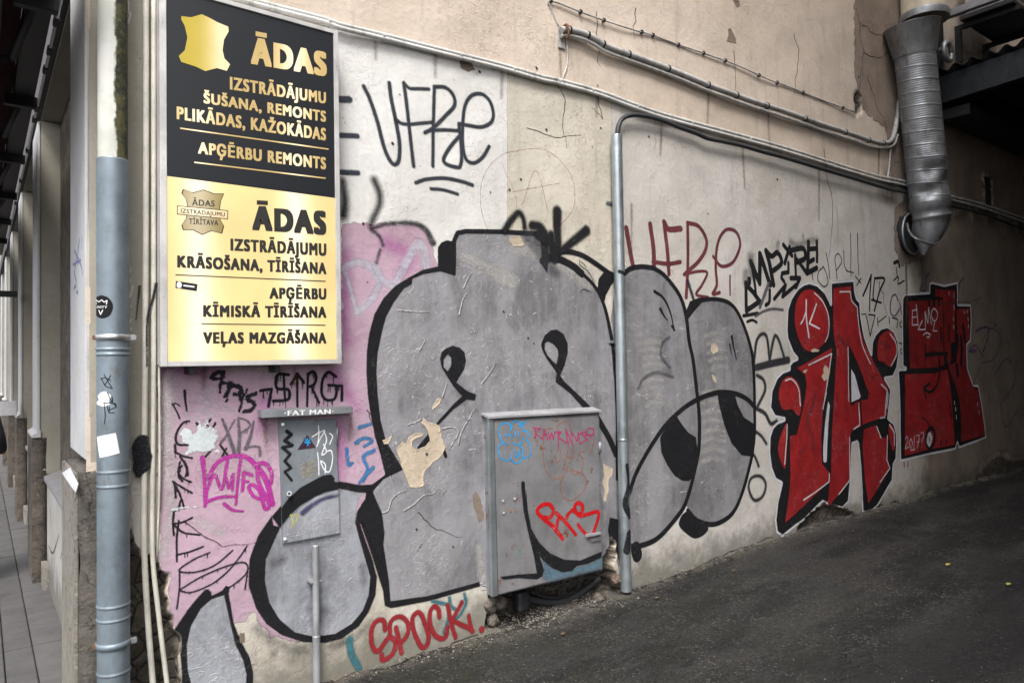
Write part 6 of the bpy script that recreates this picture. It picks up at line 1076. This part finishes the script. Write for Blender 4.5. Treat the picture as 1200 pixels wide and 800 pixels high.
on(DR, 'fine beige scribble in the middle of the meter door', [St(Iq([(250, 625), (345, 595), (255, 650), (355, 625), (260, 675), (352, 650), (270, 695), (345, 675), (290, 715)]), .7), St(Iq([(265, 610), (330, 690)]), .6), St(Iq([(340, 600), (270, 700)]), .6)], spray('beige marker', (.34, .29, .2), soft=.001, nz=.001), st=.002)
on(DR, 'small yellow scribble near the bottom of the meter door', [St(S1([(640, 10), (655, 45), (645, 70)]), 1), St(S1([(642, 15), (675, 10), (668, 40), (648, 50)]), 1)], spray('yellow marker', (.5, .48, .05), soft=.001, nz=.001), st=.002)
SHF = Flat(-.0755); ft = text('lettering', '·FAT MAN·', ((333, 481, 487), (391, 479, 484.6)), wht, None, SHF, .0012, .035); tag(ft, 'small white lettering reading FAT MAN on the shelf edge', 'lettering')
# ---- on the cabinet
Jq = lambda p: crop(560, 470, 6.667, p)
sheet('painted_outline', [Pg(Jq([(338, 632), (352, 622), (366, 630), (372, 750)])+K2([(300, 20), (312, 150), (332, 260), (380, 345), (450, 415), (540, 455), (640, 460), (772, 405), (773, 440), (690, 480), (615, 495), (590, 525), (530, 533), (470, 510), (410, 462), (384, 430), (398, 470), (412, 520), (402, 558), (372, 578), (250, 570), (160, 580), (140, 562), (250, 548), (368, 540), (352, 440), (318, 300), (285, 150), (272, 0)])+Jq([(340, 750)]))], m_bl, cb, CB, .0009, st=.003)
sheet('blue_grey_patch', [Pg(K2([(400, 440), (470, 512), (560, 535), (620, 500), (700, 480), (772, 440), (772, 505), (560, 560), (430, 590), (405, 560), (415, 510)]))], spray('blue grey paint', (.10, .17, .22), soft=.02, nz=.02, op=.8), cb, CB, .0007, st=.005, soft=.02)
on(CB, 'bright blue bubble face tag in the top left of the cabinet door', [St(Jq(p), 1.5) for p in ([(250, 235), (262, 205), (235, 175), (195, 172), (165, 215), (170, 275), (195, 322), (235, 335)], [(255, 215), (265, 172), (295, 155), (335, 172), (350, 222)], [(378, 155), (350, 190), (322, 190), (330, 170), (350, 165)], [(350, 232), (385, 235), (396, 270), (378, 300), (412, 340), (412, 405), (385, 438), (350, 440)], [(190, 322), (158, 360), (175, 430), (215, 465), (250, 455)], [(250, 415), (265, 460), (300, 485), (340, 460), (352, 415), (345, 365), (318, 340)], [(205, 270), (240, 257), (266, 277)], [(289, 235), (293, 270)], [(315, 240), (311, 275)], [(352, 282), (335, 325), (300, 340), (275, 322)], [(285, 375), (290, 425), (312, 432)], [(318, 385), (312, 435), (335, 395)])], m_cy, st=.0025, soft=.0015)
on(CB, 'orange outlined throw up drawn over the middle of the cabinet door', [St(Jq(p), .9) for p in ([(585, 215), (540, 215), (515, 290), (508, 400), (530, 540), (590, 600), (640, 595), (672, 575)], [(615, 260), (625, 190), (680, 160), (718, 190), (730, 250)], [(625, 375), (605, 440), (625, 475), (650, 430), (640, 370)], [(700, 290), (710, 350), (695, 425), (745, 437), (742, 330)], [(695, 430), (680, 480), (665, 530), (705, 520), (682, 565)], [(860, 320), (840, 380), (785, 408), (820, 450), (815, 535), (780, 552), (735, 530), (745, 570), (810, 565), (846, 620), (820, 700), (740, 772), (672, 750), (645, 680), (665, 580)], [(905, 300), (890, 370), (868, 418)])], m_or, st=.0025, soft=.0015)
on(CB, 'thin magenta zigzag writing along the top of the cabinet door', [St(Jq(p), 1.3, smooth=False) for p in ([(432, 205), (485, 212), (448, 250), (500, 292)], [(448, 210), (452, 290)], [(505, 295), (515, 215), (545, 298)], [(512, 262), (538, 260)], [(548, 240), (562, 300), (575, 245), (590, 298), (600, 235)], [(608, 240), (652, 240), (622, 280), (700, 330)], [(628, 245), (630, 365)], [(700, 325), (686, 218), (740, 345), (728, 235), (775, 312), (782, 240), (800, 330)], [(845, 235), (800, 250), (855, 295), (795, 332)], [(835, 265), (905, 262), (905, 215), (865, 208), (842, 250), (882, 272)], [(880, 285), (882, 298)])], m_mk, st=.0025, soft=.0015)
on(CB, 'bold bright red tag in rounded letters on the lower right of the cabinet door', [St(K2(p), 5, s_) for p, s_ in (([(530, 325), (470, 250), (375, 165), (395, 118), (445, 110), (470, 145), (455, 188), (410, 190), (385, 175)], 4.4), ([(492, 245), (500, 205), (525, 192)], 4), ([(490, 165), (550, 225), (612, 300)], 4), ([(555, 192), (560, 175), (592, 142)], 3.6), ([(590, 145), (640, 172), (655, 125), (628, 100), (605, 125), (630, 178), (690, 170), (745, 155), (752, 190), (715, 300), (690, 302), (655, 275), (625, 235)], 4))], m_rd, st=.003, soft=.004)
on(CB, 'faint green chalk scratches at the lower left of the cabinet door', [St(K2(p), .9, smooth=False) for p in ([(245, 350), (235, 410), (255, 405), (240, 440)], [(235, 400), (270, 445)], [(205, 290), (195, 330)])], spray('green chalk', (.2, .36, .32), soft=.002, nz=.004, op=.7), st=.002)
# ---- places where the paint has come off down to the plaster
m_hole = plain('drill hole', (.015, .013, .012), .9)
def patch(lb, pts, m_, **k): o = sheet('peeled_patch', [Pg(T_) for T_ in pts], m_, None, jag=k.pop('jag', .25), st=.0025, soft=.0012, rim=k.pop('rim', .0018), **k); return tag(o, lb, 'peeled patch')
patch('large ragged patch of bare sandy plaster where silver paint peeled off', [T2([(260, 430), (285, 383), (303, 397), (315, 365), (350, 345), (382, 352), (378, 366), (350, 372), (333, 385), (335, 412), (355, 425), (395, 412), (412, 385), (402, 330), (373, 300), (385, 275), (400, 295), (440, 303), (463, 320), (468, 370), (487, 410), (472, 450), (430, 490), (390, 530), (385, 595), (372, 600), (350, 608), (320, 603), (312, 570), (290, 522), (270, 470)])], m_patch)
patch('narrow bare sliver above the large peeled patch', [T2([(425, 240), (430, 212), (452, 180), (468, 192), (462, 210), (440, 232)])], m_patch); patch('small bare chip across the black outline left of the large peeled patch', [T2([(193, 383), (238, 362), (232, 380), (222, 400), (202, 400)])], m_patch)
patch('brown crumbling patch left of the metal cabinet', [T2([(612, 640), (628, 620), (645, 650), (658, 690), (668, 750), (645, 768), (628, 722), (618, 690)])], m_patchd)
patch('tall bare beige patch between the cabinet and the zinc conduit', [Jq([(985, 490), (1062, 520), (1045, 580), (1025, 610), (1022, 700), (992, 778), (978, 760), (985, 690), (975, 640), (982, 590)])], m_patch, jag=.5)
patch('bare spot in the silver below the second bubble tick', [V1([(355, 65), (372, 60), (378, 80), (362, 95), (352, 80)]), V1([(355, 155), (368, 165), (372, 185), (360, 175)])], m_patch)
patch('brown chip in the white paint just below the cable pair', [[(538, 71), (552, 73), (557, 82), (548, 85), (540, 79)]], m_patchd); patch('cream hole like chip under the soft black crown', [U1([(72, 235), (90, 205), (130, 205), (160, 255), (130, 262), (90, 255)])], m_patch)
patch('grey chip high on the peach plaster', [crop(620, 0, 4, [(932, 135), (945, 132), (972, 185), (970, 205), (928, 195), (935, 165)])], m_patchd); patch('small dark chip at the top edge of the peach plaster', [crop(620, 0, 4, [(955, -2), (985, 5), (990, 30), (975, 38)])], m_patchd)
patch('thin chips along the ground at the foot of the lilac paint', [S1([(400, 560), (428, 565), (424, 600), (404, 612)])], m_patchd)
# rust and dirt that has run down from metal fixings
m_run = spray('rusty dirt run', (.16, .10, .06), soft=.02, nz=.02, wear=.3, op=.55)
for p, L_, w_ in (((656, 50), 45, 3), ((240, 432), 22, 4), ((345, 431), 20, 3), ((310, 492), 30, 3), ((411, 486), 28, 3), ((700, 106), 30, 3), ((588, 84), 30, 3), ((510, 64), 26, 3), ((775, 142), 40, 3), ((870, 170), 50, 3), ((960, 198), 60, 3), ((1062, 310), 70, 6), ((1030, 170), 40, 4), ((830, 106), 40, 3), ((900, 128), 40, 3), ((586, 700), 20, 4), ((740, 240), 60, 2.5), ((440, 44), 25, 3)): sheet('dirt_run', [St([p, (p[0]+rng.normal(0, 1), p[1]+L_)], w_, w_*.4, smooth=False)], m_run, wall, st=.006, soft=.02)
for i_, (px, py) in enumerate([(1000, 622), (860, 668), (770, 700), (660, 742)]): leaf(px, py, .02, 'dry leaf by the wall foot, '+('farthest', 'third nearest', 'second nearest', 'nearest')[i_]+' of four to the cabinet')
# cracks: parts of the wall
def crack(pts, w_=1.2, n=5):
    out = [pts[0]]
    for p, q_ in zip(pts, pts[1:]):
        for i in range(1, n+1): t_ = i/n; out.append((p[0]*(1-t_)+q_[0]*t_+rng.normal(0, 1.1), p[1]*(1-t_)+q_[1]*t_+rng.normal(0, 1.1)))
    sheet('crack', [St(out, w_, w_*.5, smooth=False)], m_crk, wall, st=.0035, soft=.002, clip=False)
m_crk = spray('crack', (.045, .038, .033), soft=.002, nz=.002)
for c_ in ([(648, 90), (662, 120), (660, 148), (664, 172)], [(700, 112), (706, 140), (694, 128)], [(930, 40), (936, 70), (932, 110)], [(618, 150), (650, 162), (680, 158)], [(1003, 10), (1012, 60), (1008, 105)], [(1012, 62), (1030, 70), (1044, 60)], [(1010, 30), (1035, 45)], [(1016, 90), (1030, 130), (1040, 150)], [(1150, 160), (1180, 172)], [(965, 175), (976, 240), (972, 300)], [(1030, 330), (1040, 370)], [(430, 480), (440, 500)], [(1075, 350), (1110, 356), (1150, 350)], [(1108, 370), (1106, 450)], [(215, 610), (260, 640), (300, 635)], [(700, 14), (702, 45), (704, 80)], [(745, 10), (744, 46)], [(860, 60), (862, 110)], [(490, 600), (510, 620), (540, 630)]): crack(c_)
for c_ in ([(640, 690), (720, 668)], [(755, 690), (830, 658), (905, 628)], [(380, 800), (450, 782), (560, 742)], [(1052, 592), (1100, 576), (1160, 560)]): crack(c_, 2.2, 12)
dots = [(459, 168), (468, 111), (575, 225), (597, 222), (703, 150), (693, 172), (640, 152), (628, 80), (590, 365), (618, 396), (625, 402), (1006, 90), (1048, 190), (562, 84), (700, 100), (425, 262), (430, 330), (760, 160), (910, 210), (830, 250), (610, 210), (1120, 350), (1180, 400), (488, 620), (530, 640), (485, 529), (500, 532)]
sheet('pit', [St([p, (p[0]+.5, p[1]+.6)], rng.uniform(1.6, 3.2)) for p in dots], m_crk, wall, st=.003, soft=.002, jag=.2, clip=False)['kind'] = 'stuff'

for o in bpy.data.objects:
    if o.name.split('.')[0] in ('worn_streak', 'dark_smudge', 'overspray', 'scratch', 'flaked_edge', 'highlight', 'white_mark', 'scuff', 'magenta_haze', 'whitewash_film', 'black_line', 'paint_chip', 'drip', 'flourish'): o['kind'] = 'stuff'
